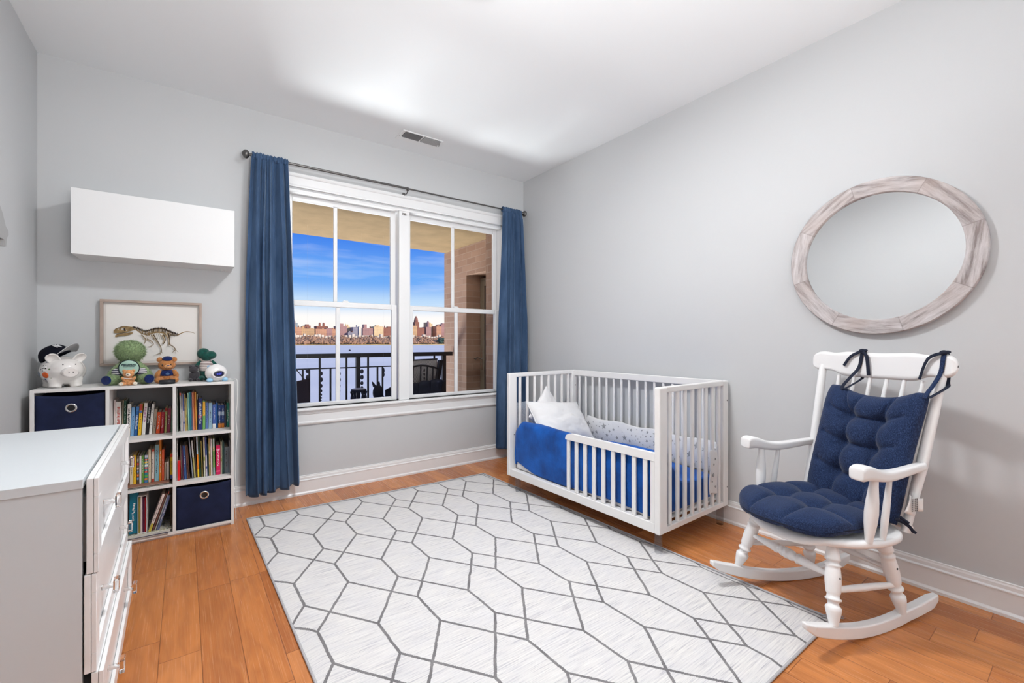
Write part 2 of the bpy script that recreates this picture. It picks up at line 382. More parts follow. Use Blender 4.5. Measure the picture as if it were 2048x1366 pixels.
# ------------------------------------------------------------------ curtain rod and curtains
ROD_Y, ROD_Z = 3.362, 2.330
r = empty('curtain_rod', (1.44, ROD_Y, ROD_Z), 0, 'slim dark metal curtain rod with round finials above the window', 'curtain rod')
MB().tube([(-1.115, 0, 0), (-.03, 0, 0)], .0085, 14).build('thick_tube', m_bronze, r)
MB().tube([(-.05, 0, 0), (1.12, 0, 0)], .0065, 14).tube([(-.045, 0, 0), (-.028, 0, 0)], .0105, 14).build('thin_tube', m_bronze, r)
FP = [(0, .006), (.12, .009), (.16, .015), (.22, .009), (.34, .008), (.38, .018), (.5, .026), (.62, .029), (.78, .026), (.9, .016), (1, .003)]
MB().lathe((-1.112, 0, 0), (-1.178, 0, 0), FP).build('finial', m_bronze, r)
MB().lathe((1.115, 0, 0), (1.172, 0, 0), FP).build('finial', m_bronze, r)
for x in (-1.085, -.035, 1.09):
    MB().tube([(x, .088, -.035), (x, .03, -.035), (x, .008, -.028), (x, .0, -.012)], .004, 10).box(x-.010, x+.010, .080, .088, -.062, -.012).tube([(x-.006, 0, -.010), (x+.006, 0, -.010)], .012, 14).build('bracket', m_bronze, r)

def velvet():
    q = N('blue_velvet'); v = q.coord('Object', (1, 1, .35)); f = q.noise(v, 7, 4, .6)
    q.l(q.ramp(f, [(.35, (.030, .064, .135)), (.68, (.070, .128, .235))]), q.b.inputs['Base Color'])
    q.b.inputs['Roughness'].default_value = .75; q.b.inputs['Specular IOR Level'].default_value = .2
    q.b.inputs['Sheen Weight'].default_value = .45; q.b.inputs['Sheen Roughness'].default_value = .4; q.b.inputs['Sheen Tint'].default_value = (.5, .66, .85, 1)
    q.bump(q.noise(q.coord('Object'), 400, 2), .12, .001); return q.m
m_velvet = velvet()
def curtain(xt0, xt1, xb0, xb1, zb0, zb1, nf, seed, label, flip):
    rnd = random.Random(seed); ph = [rnd.uniform(-.25, .25) for _ in range(nf+2)]
    am = [rnd.uniform(.7, 1.15) for _ in range(nf+2)]
    xm = (xb0+xb1)/2
    def fn(u, v):
        # v 0 bottom, 1 top
        k = min(1, (1-v)*2.2); kl = (1-v); x0 = xt0+(xb0-xt0)*(k**.6 if not flip else kl); x1 = xt1+(xb1-xt1)*(kl if not flip else k**.6)
        f = nf*(u+.045*math.sin(2*PI*u*1.5+seed)+.02*math.sin(2*PI*u*3.1+seed*2)*kl); i = int(min(nf-1e-6, max(0, f))); fr = f-i
        a = (.036*(am[i]*(1-fr)+am[i+1]*fr))*(.45+.55*k)
        phase = 2*PI*f+.5*math.sin(v*4+i*2.1)*(1-k*.6)
        y = a*math.sin(phase)+.012*math.sin(3.1*u*nf+v*5)*k
        y += .007*math.sin(2*PI*f*2.3+v*3)*(1-.7*k)
        x = x0+(x1-x0)*u+.016*math.sin(2*phase)*k*(u*(1-u)*4)+.004*math.sin(v*9+u*11)*k*(u*(1-u)*4)
        z = zb0+(zb1-zb0)*u+(ROD_Z+.016-zb0-(zb1-zb0)*u)*v + .010*math.cos(phase)*(1-v)
        if v > .965: y = y*.6
        hem = .003*math.exp(-((v-.045)/.006)**2)
        return (x-xm, y-.012-hem, z)
    mb = MB().grid(fn, nf*18, 110)
    o = mb.build('curtain', m_velvet, solid=.003)
    o.location = (xm, ROD_Y+.004, 0)
    tag(o, label, 'curtain'); 
    # rod pocket: gathered heading that wraps round the rod
    def pf(u, v):
        a = v*2*PI; f = u*nf*2
        rr = .018+.004*math.sin(2*PI*f)+.002*math.sin(a*3+f)
        return (xt0+(xt1-xt0)*u-xm+.003*math.sin(a*2+f*4), rr*math.cos(a)-.004, ROD_Z+rr*math.sin(a)*1.15)
    MB().grid(pf, nf*22, 20).build('rod_pocket', m_velvet, o, solid=.002)
    return o
curtain(.322, .533, .285, .607, .075, .105, 5, 3, 'blue velvet curtain hanging left of the window beside the white bookcase', 0)
curtain(2.330, 2.542, 2.262, 2.590, .118, .085, 5, 9, 'blue velvet curtain hanging right of the window in the room corner behind the crib', 1)

# ------------------------------------------------------------------ wall cabinet
r = empty('wall_cabinet', (-.149, 3.325, 1.56), 0, 'plain white box wall cabinet without handles above the dinosaur picture', 'cabinet')
MB().box(-.359, .359, -.107, .125, 0, .016).box(-.359, .359, -.107, .125, .326, .342).box(-.359, -.343, -.107, .125, .016, .326).box(.343, .359, -.107, .125, .016, .326).box(-.343, .343, .117, .125, .016, .326).build('body', m_cab, r, bevel=.001)
MB().box(-.361, .361, -.125, -.109, -.001, .344).build('door', m_cab, r, bevel=.0012)
MB().box(.30, .306, .06, .12, -.003, 0).box(.322, .328, .06, .12, -.003, 0).build('hinge_plate', m_cab, r)

# ------------------------------------------------------------------ framed dinosaur print
r = empty('framed_print', (-.188, 3.436, .957), 0, 'framed print of a dinosaur skeleton on white paper, hung under the wall cabinet', 'picture')
m_oak = mat('limed_oak', lin((176, 158, 146)), .6, .3, var=.15, vs=10, stretch=(1, 1, 1))
FW, FH = .477, .386
fr = MB()
for (x0, x1, z0, z1) in ((-FW/2, FW/2, 0, .014), (-FW/2, FW/2, FH-.014, FH), (-FW/2, -FW/2+.014, .014, FH-.014), (FW/2-.014, FW/2, .014, FH-.014)):
    fr.box(x0, x1, -.018, .013, z0, z1)
fr.build('frame', m_oak, r, bevel=.001)
MB().box(-FW/2+.012, FW/2-.012, .004, .009, .012, FH-.012).build('mat_board', mat('mat_board', lin((226, 222, 217)), .9), r)
pp = MB().box(-.213, .213, .0025, .0038, .026, FH-.028).build('paper', mat('art_paper', lin((240, 236, 231)), .9), r)
MB().box(-FW/2+.013, FW/2-.013, -.006, -.0045, .013, FH-.013).build('glazing', m_picglass, r)
inkT = mat('ink_tan', lin((158, 130, 88)), .9, var=.35, vs=60); inkD = mat('ink_dark', lin((44, 34, 32)), .9, var=.4, vs=80); inkL = mat('ink_bone', lin((196, 188, 176)), .9, var=.2, vs=90)
def pic(x, y):
    u = 215+x/11.378; v = 640+y/11.378; s_ = (u-199.5)/203.5; top = 599+7*s_; bot = 732-4*s_; t_ = (v-top)/(bot-top)
    return (-FW/2+.001+s_*FW, FH*(1-t_))
ART = {0: MB(), 1: MB(), 2: MB()}
lay = [0]
def poly(pts, k):
    lay[0] += .00002; y = .0024-lay[0]
    ART[k].add([(a, y, b) for a, b in (pic(*p) for p in pts)], [tuple(range(len(pts)))])
def stroke(pts, k, jag=0):
    P = []
    for (x, y, w_) in pts: P.append((x, y, w_))
    L, R_ = [], []
    for i, (x, y, w_) in enumerate(P):
        a = P[max(0, i-1)]; b = P[min(len(P)-1, i+1)]; dx, dy = b[0]-a[0], b[1]-a[1]; l = math.hypot(dx, dy) or 1
        nx, ny = -dy/l*w_/2, dx/l*w_/2; L.append((x+nx, y+ny)); R_.append((x-nx, y-ny))
    for i in range(len(P)-1):
        poly([L[i], L[i+1], R_[i+1], R_[i]], k)
def smooth_pts(pts, n=5):
    out = []
    for i in range(len(pts)-1):
        p0 = pts[max(0, i-1)]; p1 = pts[i]; p2 = pts[i+1]; p3 = pts[min(len(pts)-1, i+2)]
        for j in range(n):
            t = j/n; out.append(tuple(.5*((2*b)+(-a+c)*t+(2*a-5*b+4*c-d)*t*t+(-a+3*b-3*c+d)*t**3) for a, b, c, d in zip(p0, p1, p2, p3)))
    return out+[pts[-1]]
rr = random.Random(5)
spine = smooth_pts([(490, 195, 40), (600, 205, 60), (690, 260, 70), (790, 290, 80), (900, 265, 90), (1050, 235, 95), (1200, 245, 100), (1320, 290, 95), (1420, 315, 60), (1500, 330, 36), (1560, 330, 22), (1640, 292, 15), (1740, 262, 13), (1840, 266, 10), (1965, 300, 4)], 6)
stroke([(x, y, w_*1.2) for x, y, w_ in spine], 0)
poly([(1200, 250), (1300, 245), (1380, 300), (1370, 370), (1300, 395), (1250, 350)], 0); poly([(780, 280), (880, 260), (910, 320), (850, 360), (790, 340)], 0)
for i in range(0, len(spine)-28):
    x, y, w_ = spine[i]
    for q_ in range(2):
        a = rr.uniform(-18, 18); stroke([(x+a, y-w_*.30, 12), (x+a+rr.uniform(4, 16), y-w_*.5-rr.uniform(14, 34), 7)], 1)
        stroke([(x+a, y-w_*.25, 9), (x+a-8, y+w_*rr.uniform(.1, .45), 6)], rr.choice((1, 2, 2)))
for x in range(1370, 1550, 16): stroke([(x, 320, 7), (x+6, 350+rr.uniform(10, 45)*(1560-x)/180+10, 4)], 1)
poly([(100, 240), (135, 205), (200, 180), (270, 150), (330, 138), (430, 148), (520, 160), (540, 225), (470, 250), (380, 272), (300, 287), (220, 300), (150, 300), (106, 290)], 0)
poly([(130, 350), (180, 325), (300, 300), (420, 285), (500, 272), (520, 295), (460, 330), (350, 357), (230, 366), (150, 390), (130, 376)], 0)
stroke([(150, 330, 8), (300, 292, 7), (400, 275, 6)], 1); stroke([(135, 205, 9), (200, 178, 10), (270, 150, 8), (330, 138, 8)], 1)
poly([(262, 200), (295, 178), (322, 184), (318, 222), (285, 236), (260, 226)], 2); poly([(180, 208), (212, 196), (216, 214), (190, 224)], 2)
stroke([(325, 190, 30), (345, 250, 34)], 1); poly([(365, 225), (390, 215), (388, 248), (368, 250)], 2)
for i in range(9):
    x = 780+i*42; stroke(smooth_pts([(x, 300, 12), (x+26, 370, 11), (x+18+i*4, 450+rr.uniform(-20, 20), 6)], 4), rr.choice((0, 2, 2)))
    stroke([(x+6, 300, 4), (x+30, 380, 3), (x+24+i*4, 440, 3)], 1)
for L in ([(700, 330, 26), (760, 395, 30), (795, 460, 22), (765, 540, 16)], [(820, 430, 34), (920, 480, 24), (975, 545, 18), (920, 590, 14), (835, 615, 8)],
          [(960, 330, 50), (1050, 470, 42), (1110, 560, 30), (1150, 640, 24), (1150, 730, 26), (1080, 770, 12), (985, 795, 5)], [(1150, 720, 16), (1130, 770, 10), (1125, 812, 4)], [(1150, 700, 14), (1175, 740, 9), (1192, 772, 4)],
          [(1190, 330, 70), (1240, 450, 40), (1215, 500, 46), (1190, 545, 40)], [(1280, 300, 110), (1335, 420, 50), (1345, 545, 34), (1430, 600, 22), (1480, 665, 30), (1430, 720, 10), (1415, 742, 5)], [(1480, 660, 14), (1495, 710, 9), (1488, 765, 4)], [(1480, 660, 16), (1520, 700, 9), (1560, 742, 4)], [(1345, 545, 30), (1310, 565, 14), (1345, 600, 6)]):
    stroke(smooth_pts(L, 4), 0); stroke([(x+w_*.3, y, w_*.28) for x, y, w_ in smooth_pts(L, 3)], 1)
    stroke([(x-w_*.15, y, w_*.2) for x, y, w_ in smooth_pts(L, 3)], 2)
me_art = MB()
for k, mm in ((0, inkT), (1, inkD), (2, inkL)):
    kk = len(me_art.v); me_art.v += ART[k].v; me_art.f += [[i+kk for i in f_] for f_ in ART[k].f]; me_art.mi += [k]*len(ART[k].f); me_art.sm += [False]*len(ART[k].f)
me_art.build('skeleton_drawing', [inkT, inkD, inkL], pp)

# ------------------------------------------------------------------ cube bookcase
BX0, BX1, BY0, BY1, BH = -.643, .205, 3.130, 3.425, .860
VP = [(-.368, -.353), (-.088, -.073)]
r = empty('bookcase', (-.219, 3.28, 0), 0, 'white nine-cube bookcase against the back wall beside the blue curtain', 'bookcase')
def bk(name, x0, x1, z0, z1, y0=BY0, y1=BY1, m=m_melam):
    return MB().box(x0+.219, x1+.219, y0-3.28, y1-3.28, z0, z1).build(name, m, r, bevel=.0008)
bk('side_panel', BX0, BX0+.015, 0, BH); bk('side_panel', BX1-.015, BX1, 0, BH)
bk('top_board', BX0+.015, BX1-.015, .845, BH)
bk('bottom_board', BX0+.015, BX1-.015, .012, .027); bk('plinth', BX0+.015, BX1-.015, 0, .012, BY0+.012)
for a, b_ in VP: bk('divider', a, b_, .027, .845)
for z in (.553, .280):
    for a, b_ in ((BX0+.015, VP[0][0]), (VP[0][1], VP[1][0]), (VP[1][1], BX1-.015)): bk('shelf', a, b_, z, z+.015)
bk('back_panel', BX0+.002, BX1-.002, .002, BH-.002, BY1, BY1+.003, mat('shaded_back', (.32, .33, .35), .8))  # added sheet, its dark grey stands for shade on the wall behind

def bin_(x0, x1, z0, h, label):
    cx = (x0+x1)/2; r = empty('storage_bin', (cx, BY0+.15, z0), 0, label, 'storage bin', 'navy fabric cube bins'); w2 = (x1-x0)/2
    def side(u, v, sx_):
        return (u, v)
    mb = MB(); y0, y1 = -.140, .125
    def wall(ax0, ay0, ax1, ay1):
        def fn(u, v):
            bul = .0035*math.sin(PI*v)*math.sin(PI*u); nx, ny = (ay1-ay0), -(ax1-ax0); l = math.hypot(nx, ny)
            dz = -.010*math.sin(PI*u) if v > .93 else 0
            return (ax0+(ax1-ax0)*u+nx/l*bul, ay0+(ay1-ay0)*u+ny/l*bul, h*v+dz)
        mb.grid(fn, 24, 18)
    wall(-w2, y0, w2, y0); wall(w2, y0, w2, y1); wall(w2, y1, -w2, y1); wall(-w2, y1, -w2, y0)
    mb.box(-w2, w2, y0, y1, 0, .003)
    mb.build('bin_body', m_navybin, r, solid=.003)
    gz = h*.73
    a = MB()
    def rg(u, v):
        t = u*2*PI; q_ = v*2*PI; R_ = .0185+.0045*math.cos(q_); return (R_*math.cos(t), y0-.004+.0025*math.sin(q_), gz+R_*math.sin(t))
    a.grid(rg, 36, 10, closeu=True).build('grommet', m_chrome, r)
    MB().tube([(0, y0-.0045, gz), (0, y0-.0055, gz)], .0145, 28).build('grommet_hole', m_black, r)
    return r
bin_(-.625, -.371, .570, .262, 'navy fabric storage bin with a metal grommet in the top left cube of the bookcase')
bin_(-.070, .187, .029, .240, 'navy fabric storage bin with a metal grommet in the bottom right cube of the bookcase')

# ------------------------------------------------------------------ books
BC = dict(white=(226, 222, 216), pw=(218, 204, 200), cream=(220, 208, 180), dgreen=(30, 66, 48), lblue=(112, 158, 200), blue=(30, 88, 150), yellow=(232, 184, 40), black=(20, 20, 24),
 taupe=(150, 136, 120), orange=(226, 82, 26), crimson=(170, 26, 44), lime=(196, 192, 120), plum=(142, 50, 76), ggreen=(92, 112, 96), grey=(176, 178, 176), navyw=(66, 82, 140), tan=(176, 150, 96),
 olive=(176, 178, 112), mint=(156, 206, 186), teal=(30, 118, 134), slate=(88, 100, 132), salmon=(216, 140, 112), dorange=(196, 104, 40), amber=(226, 160, 68), dbrown=(58, 44, 34), navy=(28, 46, 108),
 yelgreen=(120, 176, 96), periw=(94, 122, 186), ice=(146, 178, 196), bluewhite=(66, 96, 168), blue2=(20, 84, 152), navyor=(34, 66, 130), dgrey=(58, 62, 70), tealg=(30, 124, 104), multi=(92, 76, 60),
 green=(96, 148, 62), blocks=(40, 130, 140), whitered=(220, 206, 196), aqua=(134, 176, 186), gold=(214, 126, 36), coral=(220, 92, 56), beige=(190, 178, 158), yelred=(236, 200, 30), red=(216, 18, 24),
 gbrown=(112, 94, 88), purple=(72, 26, 58), blue3=(50, 84, 142), brown=(110, 74, 64), brown2=(92, 60, 46), gthin=(132, 138, 148), whiteol=(176, 164, 100), sun=(238, 140, 40), olive2=(140, 124, 60),
 dteal=(28, 66, 66), greenw=(130, 172, 92), magenta=(216, 26, 92), grey2=(118, 132, 142), teal2=(10, 112, 138), whitefoot=(222, 206, 200))
def bmat(k): return mat('cover_'+k, lin(BC[k]), .4, .45)
def smat(n_, c): return mat('print_'+n_, lin(c), .5)
DARK, LIGHT = smat('dark', (40, 38, 44)), smat('light', (232, 230, 226))
BANDS = {'yellow#B1': [(.8, 1, (186, 60, 50)), (.72, .8, (60, 100, 170))], 'lime': [(.86, 1, (176, 28, 34))], 'grey': [(.93, 1, (214, 84, 60))], 'yelgreen': [(.48, .98, (236, 176, 60))],
 'bluewhite': [(0, .2, (222, 220, 218))], 'navyor': [(0, .2, (226, 134, 40)), (.2, .28, (20, 30, 70)), (.55, .72, (170, 190, 214))], 'dbrown#C1': [(.85, 1, (206, 200, 176))], 'whitered': [(.93, 1, (190, 74, 50)), (0, .1, (178, 52, 30))],
 'yelred': [(.86, 1, (216, 60, 30)), (0, .17, (86, 100, 160))], 'sun': [(.56, 1, (176, 208, 224)), (0, .2, (240, 200, 30))], 'whiteol': [(.55, 1, (206, 204, 206))], 'greenw': [(.78, 1, (210, 220, 220)), (.66, .78, (226, 204, 160)), (0, .22, (150, 172, 178))],
 'blue': [(.84, 1, (60, 120, 176))], 'whitefoot': [(0, .22, (196, 180, 60))], 'navyw': [(.25, .55, (206, 204, 214)), (0, .2, (196, 190, 206))], 'navy': [(.38, .47, (150, 40, 90))], 'olive': [(.4, .5, (120, 140, 60)), (.1, .2, (216, 200, 90))], 'magenta': [(.82, .88, (250, 130, 170)), (.1, .14, (250, 110, 150))],
 'blocks': [(.9, 1, (190, 190, 206)), (.8, .86, (210, 70, 40)), (.7, .77, (230, 190, 60)), (.58, .66, (230, 230, 226)), (.5, .56, (200, 40, 60)), (.36, .43, (206, 50, 40)), (.2, .28, (90, 170, 70)), (.1, .17, (226, 120, 50)), (.02, .08, (70, 110, 180))],
 'multi': [(.66, .74, (196, 60, 40)), (.5, .58, (210, 190, 190)), (.4, .46, (50, 110, 170)), (.26, .34, (226, 110, 40)), (.14, .22, (120, 160, 210)), (.8, .9, (150, 140, 120))], 'tan': [(.3, .36, (214, 186, 120)), (.6, .66, (210, 190, 140))], 'cream#C2': [(.0, .18, (206, 206, 186)), (.4, .5, (150, 160, 60))]}
TITLES = {('B1', 'white, with red script and a small brown teddy'): ((190, 90, 80), 'script'), ('B1', 'white, with black capital lettering'): ((40, 38, 44), 'caps'), ('B1', 'mid blue, with bold white lettering'): ((240, 240, 240), 'Little Blue Truck'),
 ('B1', 'white, with coloured letters, tall'): ((170, 110, 150), 'dash'), ('B1', 'black'): ((170, 170, 170), 'dash'), ('C1', 'thick navy, with white print'): ((220, 220, 214), 'dash')}
def book(cell, cx, w_, h, lean, ck, label, z0, ys, depth, gr, base=None):
    r = empty('book', (cx, ys+depth/2, z0), 0, label, 'book', gr)
    a = math.radians(lean); r.rotation_euler = (0, a, 0)
    if abs(lean) > .01: r.location.z = z0+abs(math.sin(a))*w_/2
    hw = w_/2; hd = depth/2; t = min(.0018, w_*.18)
    c = MB().box(-hw, hw, -hd, -hd+t, 0, h).box(-hw, -hw+t, -hd+t, hd, 0, h).box(hw-t, hw, -hd+t, hd, 0, h)
    c.build('cover', bmat(ck), r, bevel=min(.0008, t*.4), seg=1)
    MB().box(-hw+t, hw-t, -hd+t, hd-.003, .003, h-.003).build('page_block', m_pages, r)
    bands = BANDS.get(ck+'#'+cell, BANDS.get(ck if '#' not in ck else '', []))
    if bands:
        b_ = MB(); ms = []
        for i, (z0_, z1_, col) in enumerate(bands):
            ms.append(smat('%d_%d_%d' % col, col)); b_.box(-hw+.0006, hw-.0006, -hd-.0003, -hd+.0002, h*z0_+.0005, h*z1_-.0005, i)
        b_.build('spine_band', ms, r)
    if w_ > .009 and h > .12:
        key = (cell, base or label); tt = TITLES.get(key); g = random.Random(int(cx*1e4)+int(h*1e3))
        col = tt[0] if tt else None
        lum = sum(BC[ck])/3
        mt = smat('t%d_%d_%d' % col, col) if col else (DARK if lum > 130 else LIGHT)
        if tt and tt[1] not in ('dash', 'script', 'caps'):
            M_ = axes((0, -hd-.0008, h*.46), (0, 0, -1), (1, 0, 0)); put_text('title', tt[1], w_*.86, mt, r, M_, bold=w_*.02)
        else:
            d = MB(); z = h*.86 if (tt or g.random() < .5) else h*.7; zend = h*g.uniform(.2, .4)
            ww = hw*(.6 if tt else .26)
            while z > zend:
                l = g.uniform(.002, .007); o_ = g.uniform(-.2, .2)*hw
                d.box(-ww*g.uniform(.5, 1)+o_, ww*g.uniform(.5, 1)+o_, -hd-.0006, -hd-.0001, z-l, z); z -= l+g.uniform(.0015, .004)*(3 if g.random() < .12 else 1)
            d.build('title', mt, r)
    if base and 'teddy' in base:
        MB().ell((0, -hd-.0006, .030), (.0075, .0004, .010)).ell((-.004, -hd-.0007, .042), (.003, .0003, .003)).ell((.004, -hd-.0007, .042), (.003, .0003, .003)).build('teddy_picture', smat('teddy', (150, 104, 66)), r)
    return r
BOOKS = [
('B1', -0.3457, 0.0085, 0.21, 0.0, 'pw', 'thin pinkish white'),
('B1', -0.3295, 0.0233, 0.197, -0.0, 'white', 'white, with red script and a small brown teddy'),
('B1', -0.3135, 0.0047, 0.203, 0.8, 'cream', 'thin cream'),
('B1', -0.303, 0.0108, 0.202, 0.4, 'dgreen', 'dark green'),
('B1', -0.2888, 0.016, 0.181, 1.6, 'white', 'white, with black capital lettering'),
('B1', -0.2722, 0.0155, 0.161, 2.0, 'lblue', 'wide pale blue'),
('B1', -0.2574, 0.0134, 0.164, 3.3, 'blue', 'mid blue, with bold white lettering'),
('B1', -0.2409, 0.0141, 0.176, 2.6, 'yellow', 'golden yellow, with a red and blue top'),
('B1', -0.2238, 0.0164, 0.181, 3.6, 'white', 'white, with coloured letters, tall'),
('B1', -0.2072, 0.0136, 0.179, 3.7, 'black', 'black'),
('B1', -0.1939, 0.0122, 0.173, 4.6, 'white', 'white, with blue print at the top'),
('B1', -0.1782, 0.0146, 0.142, 4.2, 'taupe', 'taupe'),
('B1', -0.1602, 0.0179, 0.123, 3.53, 'orange', 'short orange red'),
('B1', -0.1407, 0.0155, 0.123, 2.37, 'crimson', 'short crimson'),
('B1', -0.1256, 0.0103, 0.145, 2.0, 'lime', 'pale lime, with a red head'),
('B1', -0.1104, 0.0146, 0.141, 1.8, 'plum', 'plum, with white print'),
('B1', -0.0966, 0.0075, 0.14, 0.8, 'ggreen', 'grey green'),
('C1', -0.0698, 0.0028, 0.254, 0.0, 'white', 'thin white'),
('C1', -0.0665, 0.0031, 0.247, -0.0, 'dgreen', 'tall dark green'),
('C1', -0.0506, 0.008, 0.228, -1.5, 'grey', 'light grey, with a red top'),
('C1', -0.0446, 0.0035, 0.223, -0.9, 'pw', 'thin off-white'),
('C1', -0.0376, 0.0075, 0.221, -1.2, 'navyw', 'navy and white'),
('C1', -0.0297, 0.0065, 0.219, -1.2, 'tan', 'tan patterned'),
('C1', -0.0232, 0.0059, 0.195, -1.2, 'olive', 'yellow green patterned'),
('C1', -0.0142, 0.0065, 0.225, -1.4, 'mint', 'mint green'),
('C1', -0.0063, 0.0089, 0.23, -1.2, 'teal', 'teal'),
('C1', 0.0012, 0.0045, 0.229, -1.1, 'slate', 'thin slate blue'),
('C1', 0.0087, 0.0065, 0.227, -1.53, 'salmon', 'salmon pink'),
('C1', 0.0153, 0.0062, 0.23, -1.52, 'dorange', 'orange brown'),
('C1', 0.0212, 0.0052, 0.228, -1.1, 'amber', 'amber'),
('C1', 0.0268, 0.0052, 0.215, -0.4, 'dbrown', 'dark brown, with a cream top'),
('C1', 0.0396, 0.0199, 0.189, 0.3, 'navy', 'thick navy, with white print'),
('C1', 0.059, 0.013, 0.171, 0.0, 'yelgreen', 'yellow above and green below'),
('C1', 0.0734, 0.0144, 0.16, 0.2, 'periw', 'periwinkle'),
('C1', 0.0904, 0.0179, 0.158, 0.4, 'ice', 'thick pale ice blue'),
('C1', 0.1098, 0.0174, 0.146, 0.2, 'bluewhite', 'blue, with a white foot'),
('C1', 0.1237, 0.009, 0.156, 0.04, 'blue2', 'strong blue'),
('C1', 0.1377, 0.0149, 0.139, 0.0, 'navyor', 'dark blue, with an orange foot'),
('C1', 0.1546, 0.0159, 0.137, 0.0, 'navyor', 'dark blue, with an orange foot'),
('C1', 0.1681, 0.0085, 0.138, 0.2, 'dgrey', 'charcoal'),
('C1', 0.181, 0.0139, 0.151, 0.0, 'tealg', 'sea green'),
('B2', -0.2712, 0.014, 0.157, 0.0, 'cream', 'cream, with small dark print'),
('B2', -0.2568, 0.013, 0.16, 0.0, 'yellow', 'bright yellow'),
('B2', -0.2433, 0.01, 0.157, 0.0, 'multi', 'dark, with many coloured pictures'),
('B2', -0.2328, 0.0085, 0.154, 0.2, 'white', 'plain white'),
('B2', -0.2224, 0.01, 0.154, 0.0, 'green', 'green'),
('B2', -0.2084, 0.0155, 0.156, 0.6, 'blocks', 'with stacked coloured blocks'),
('B2', -0.1925, 0.011, 0.185, 0.0, 'cream', 'cream speckled'),
('B2', -0.179, 0.013, 0.184, 0.3, 'whitered', 'white, with a red head and foot'),
('B2', -0.1615, 0.0184, 0.207, 0.4, 'aqua', 'wide aqua, with dark print'),
('B2', -0.1456, 0.0095, 0.239, 0.1, 'gold', 'tallest golden orange'),
('B2', -0.1341, 0.011, 0.175, 0.3, 'coral', 'coral'),
('B2', -0.1246, 0.0075, 0.1, 0.9, 'beige', 'short beige'),
('B2', -0.1127, 0.012, 0.103, 0.0, 'white', 'short white'),
('B2', -0.0957, 0.0125, 0.146, -0.2, 'yelred', 'yellow, with a red head and blue foot'),
('C2', -0.0698, 0.0027, 0.235, 0.1, 'white', 'thin white'),
('C2', -0.0603, 0.0131, 0.115, -0.2, 'red', 'short red rounded'),
('C2', -0.0462, 0.0068, 0.202, -2.12, 'gbrown', 'grey brown'),
('C2', -0.0397, 0.0056, 0.199, -2.12, 'purple', 'dark purple'),
('C2', -0.0301, 0.0112, 0.197, -2.38, 'blue3', 'leaning blue'),
('C2', -0.0189, 0.0063, 0.198, -3.0, 'brown', 'leaning brown'),
('C2', -0.0121, 0.0054, 0.2, -3.19, 'brown2', 'thin leaning brown'),
('C2', 0.0049, 0.0054, 0.254, -4.6, 'gthin', 'tall thin grey leaning'),
('C2', 0.0147, 0.0078, 0.223, -4.1, 'whiteol', 'white above and olive below'),
('C2', 0.022, 0.0049, 0.251, -3.0, 'dbrown', 'thin dark brown'),
('C2', 0.0312, 0.0078, 0.244, -2.1, 'sun', 'sky blue above and orange below'),
('C2', 0.0415, 0.0083, 0.253, -2.4, 'dgreen', 'tall dark green'),
('C2', 0.0502, 0.0063, 0.214, -1.5, 'olive2', 'olive'),
('C2', 0.0614, 0.0073, 0.236, -1.1, 'cream', 'cream patterned'),
('C2', 0.0712, 0.0083, 0.232, -1.4, 'navyw', 'blue and white'),
('C2', 0.0794, 0.0049, 0.194, -0.9, 'dteal', 'dark teal'),
('C2', 0.0877, 0.0083, 0.224, -1.2, 'tan', 'tan'),
('C2', 0.0965, 0.0078, 0.223, -1.0, 'pw', 'pale pink'),
('C2', 0.1082, 0.0093, 0.222, -0.9, 'greenw', 'white above and green below'),
('C2', 0.1286, 0.0214, 0.179, -0.3, 'magenta', 'thick magenta'),
('C2', 0.1437, 0.0054, 0.196, -0.1, 'cream', 'cream and dark'),
('C2', 0.1505, 0.0049, 0.205, 0.0, 'ggreen', 'grey green'),
('C2', 0.1564, 0.0049, 0.197, 0.0, 'dteal', 'thin dark green'),
('C2', 0.171, 0.0224, 0.16, -0.0, 'grey2', 'thick slate grey'),
('C2', 0.1856, 0.0049, 0.2, 0.0, 'gthin', 'thin pale grey'),
('B3', -0.2595, 0.037, 0.237, 0.7, 'teal2', 'thick teal'),
]
CELLN = {'B1': 'top middle cube', 'C1': 'top right cube', 'B2': 'centre cube', 'C2': 'middle right cube', 'B3': 'bottom middle cube'}
CELLZ = {'B1': .568, 'C1': .568, 'B2': .3075, 'C2': .295, 'B3': .0475}
CELLY = {'B1': 3.255, 'C1': 3.255, 'B2': 3.20, 'C2': 3.195, 'B3': 3.158}
seen = {}
for (cell, cx, w_, h, lean, ck, desc) in BOOKS:
    lab = 'book in the %s, spine %s' % (CELLN[cell], desc)
    if ck == 'navyor':
        seen[lab] = seen.get(lab, 0)+1; lab = 'book in the top right cube, %s twin of two dark blue orange-footed spines' % ('left' if seen[lab] == 1 else 'right')
    dj = random.Random(int(cx*1e4)).uniform(0, .012)
    book(cell, cx, w_*.97, h, lean, ck, lab, CELLZ[cell], CELLY[cell]+dj, .150 if w_ > .006 else .160, 'books in the %s of the bookcase' % CELLN[cell], base=desc)
# two flat picture books under the row of the centre cube
for i, (x0, x1, z, t, c, lab) in enumerate(((-.335, -.092, .2952, .006, (60, 52, 48), 'thin dark picture book lying flat under the row in the centre cube, lower one'), (-.345, -.105, .3014, .0055, (150, 104, 84), 'thin brown picture book lying flat under the row in the centre cube, upper one'))):
    r = empty('picture_book', ((x0+x1)/2, 3.265+i*.006, z), .01*i, lab, 'book', 'flat books in the bookcase')
    hw = (x1-x0)/2; MB().box(-hw, hw, -.12, .12, 0, t*.25).box(-hw, hw, -.12, .12, t*.75, t).box(-hw, -hw+.001, -.12, .12, t*.25, t*.75).build('cover', smat('flat%d' % i, c), r, bevel=.0004)
    MB().box(-hw+.001, hw-.002, -.118, .118, t*.25, t*.75).build('page_block', m_pages, r)
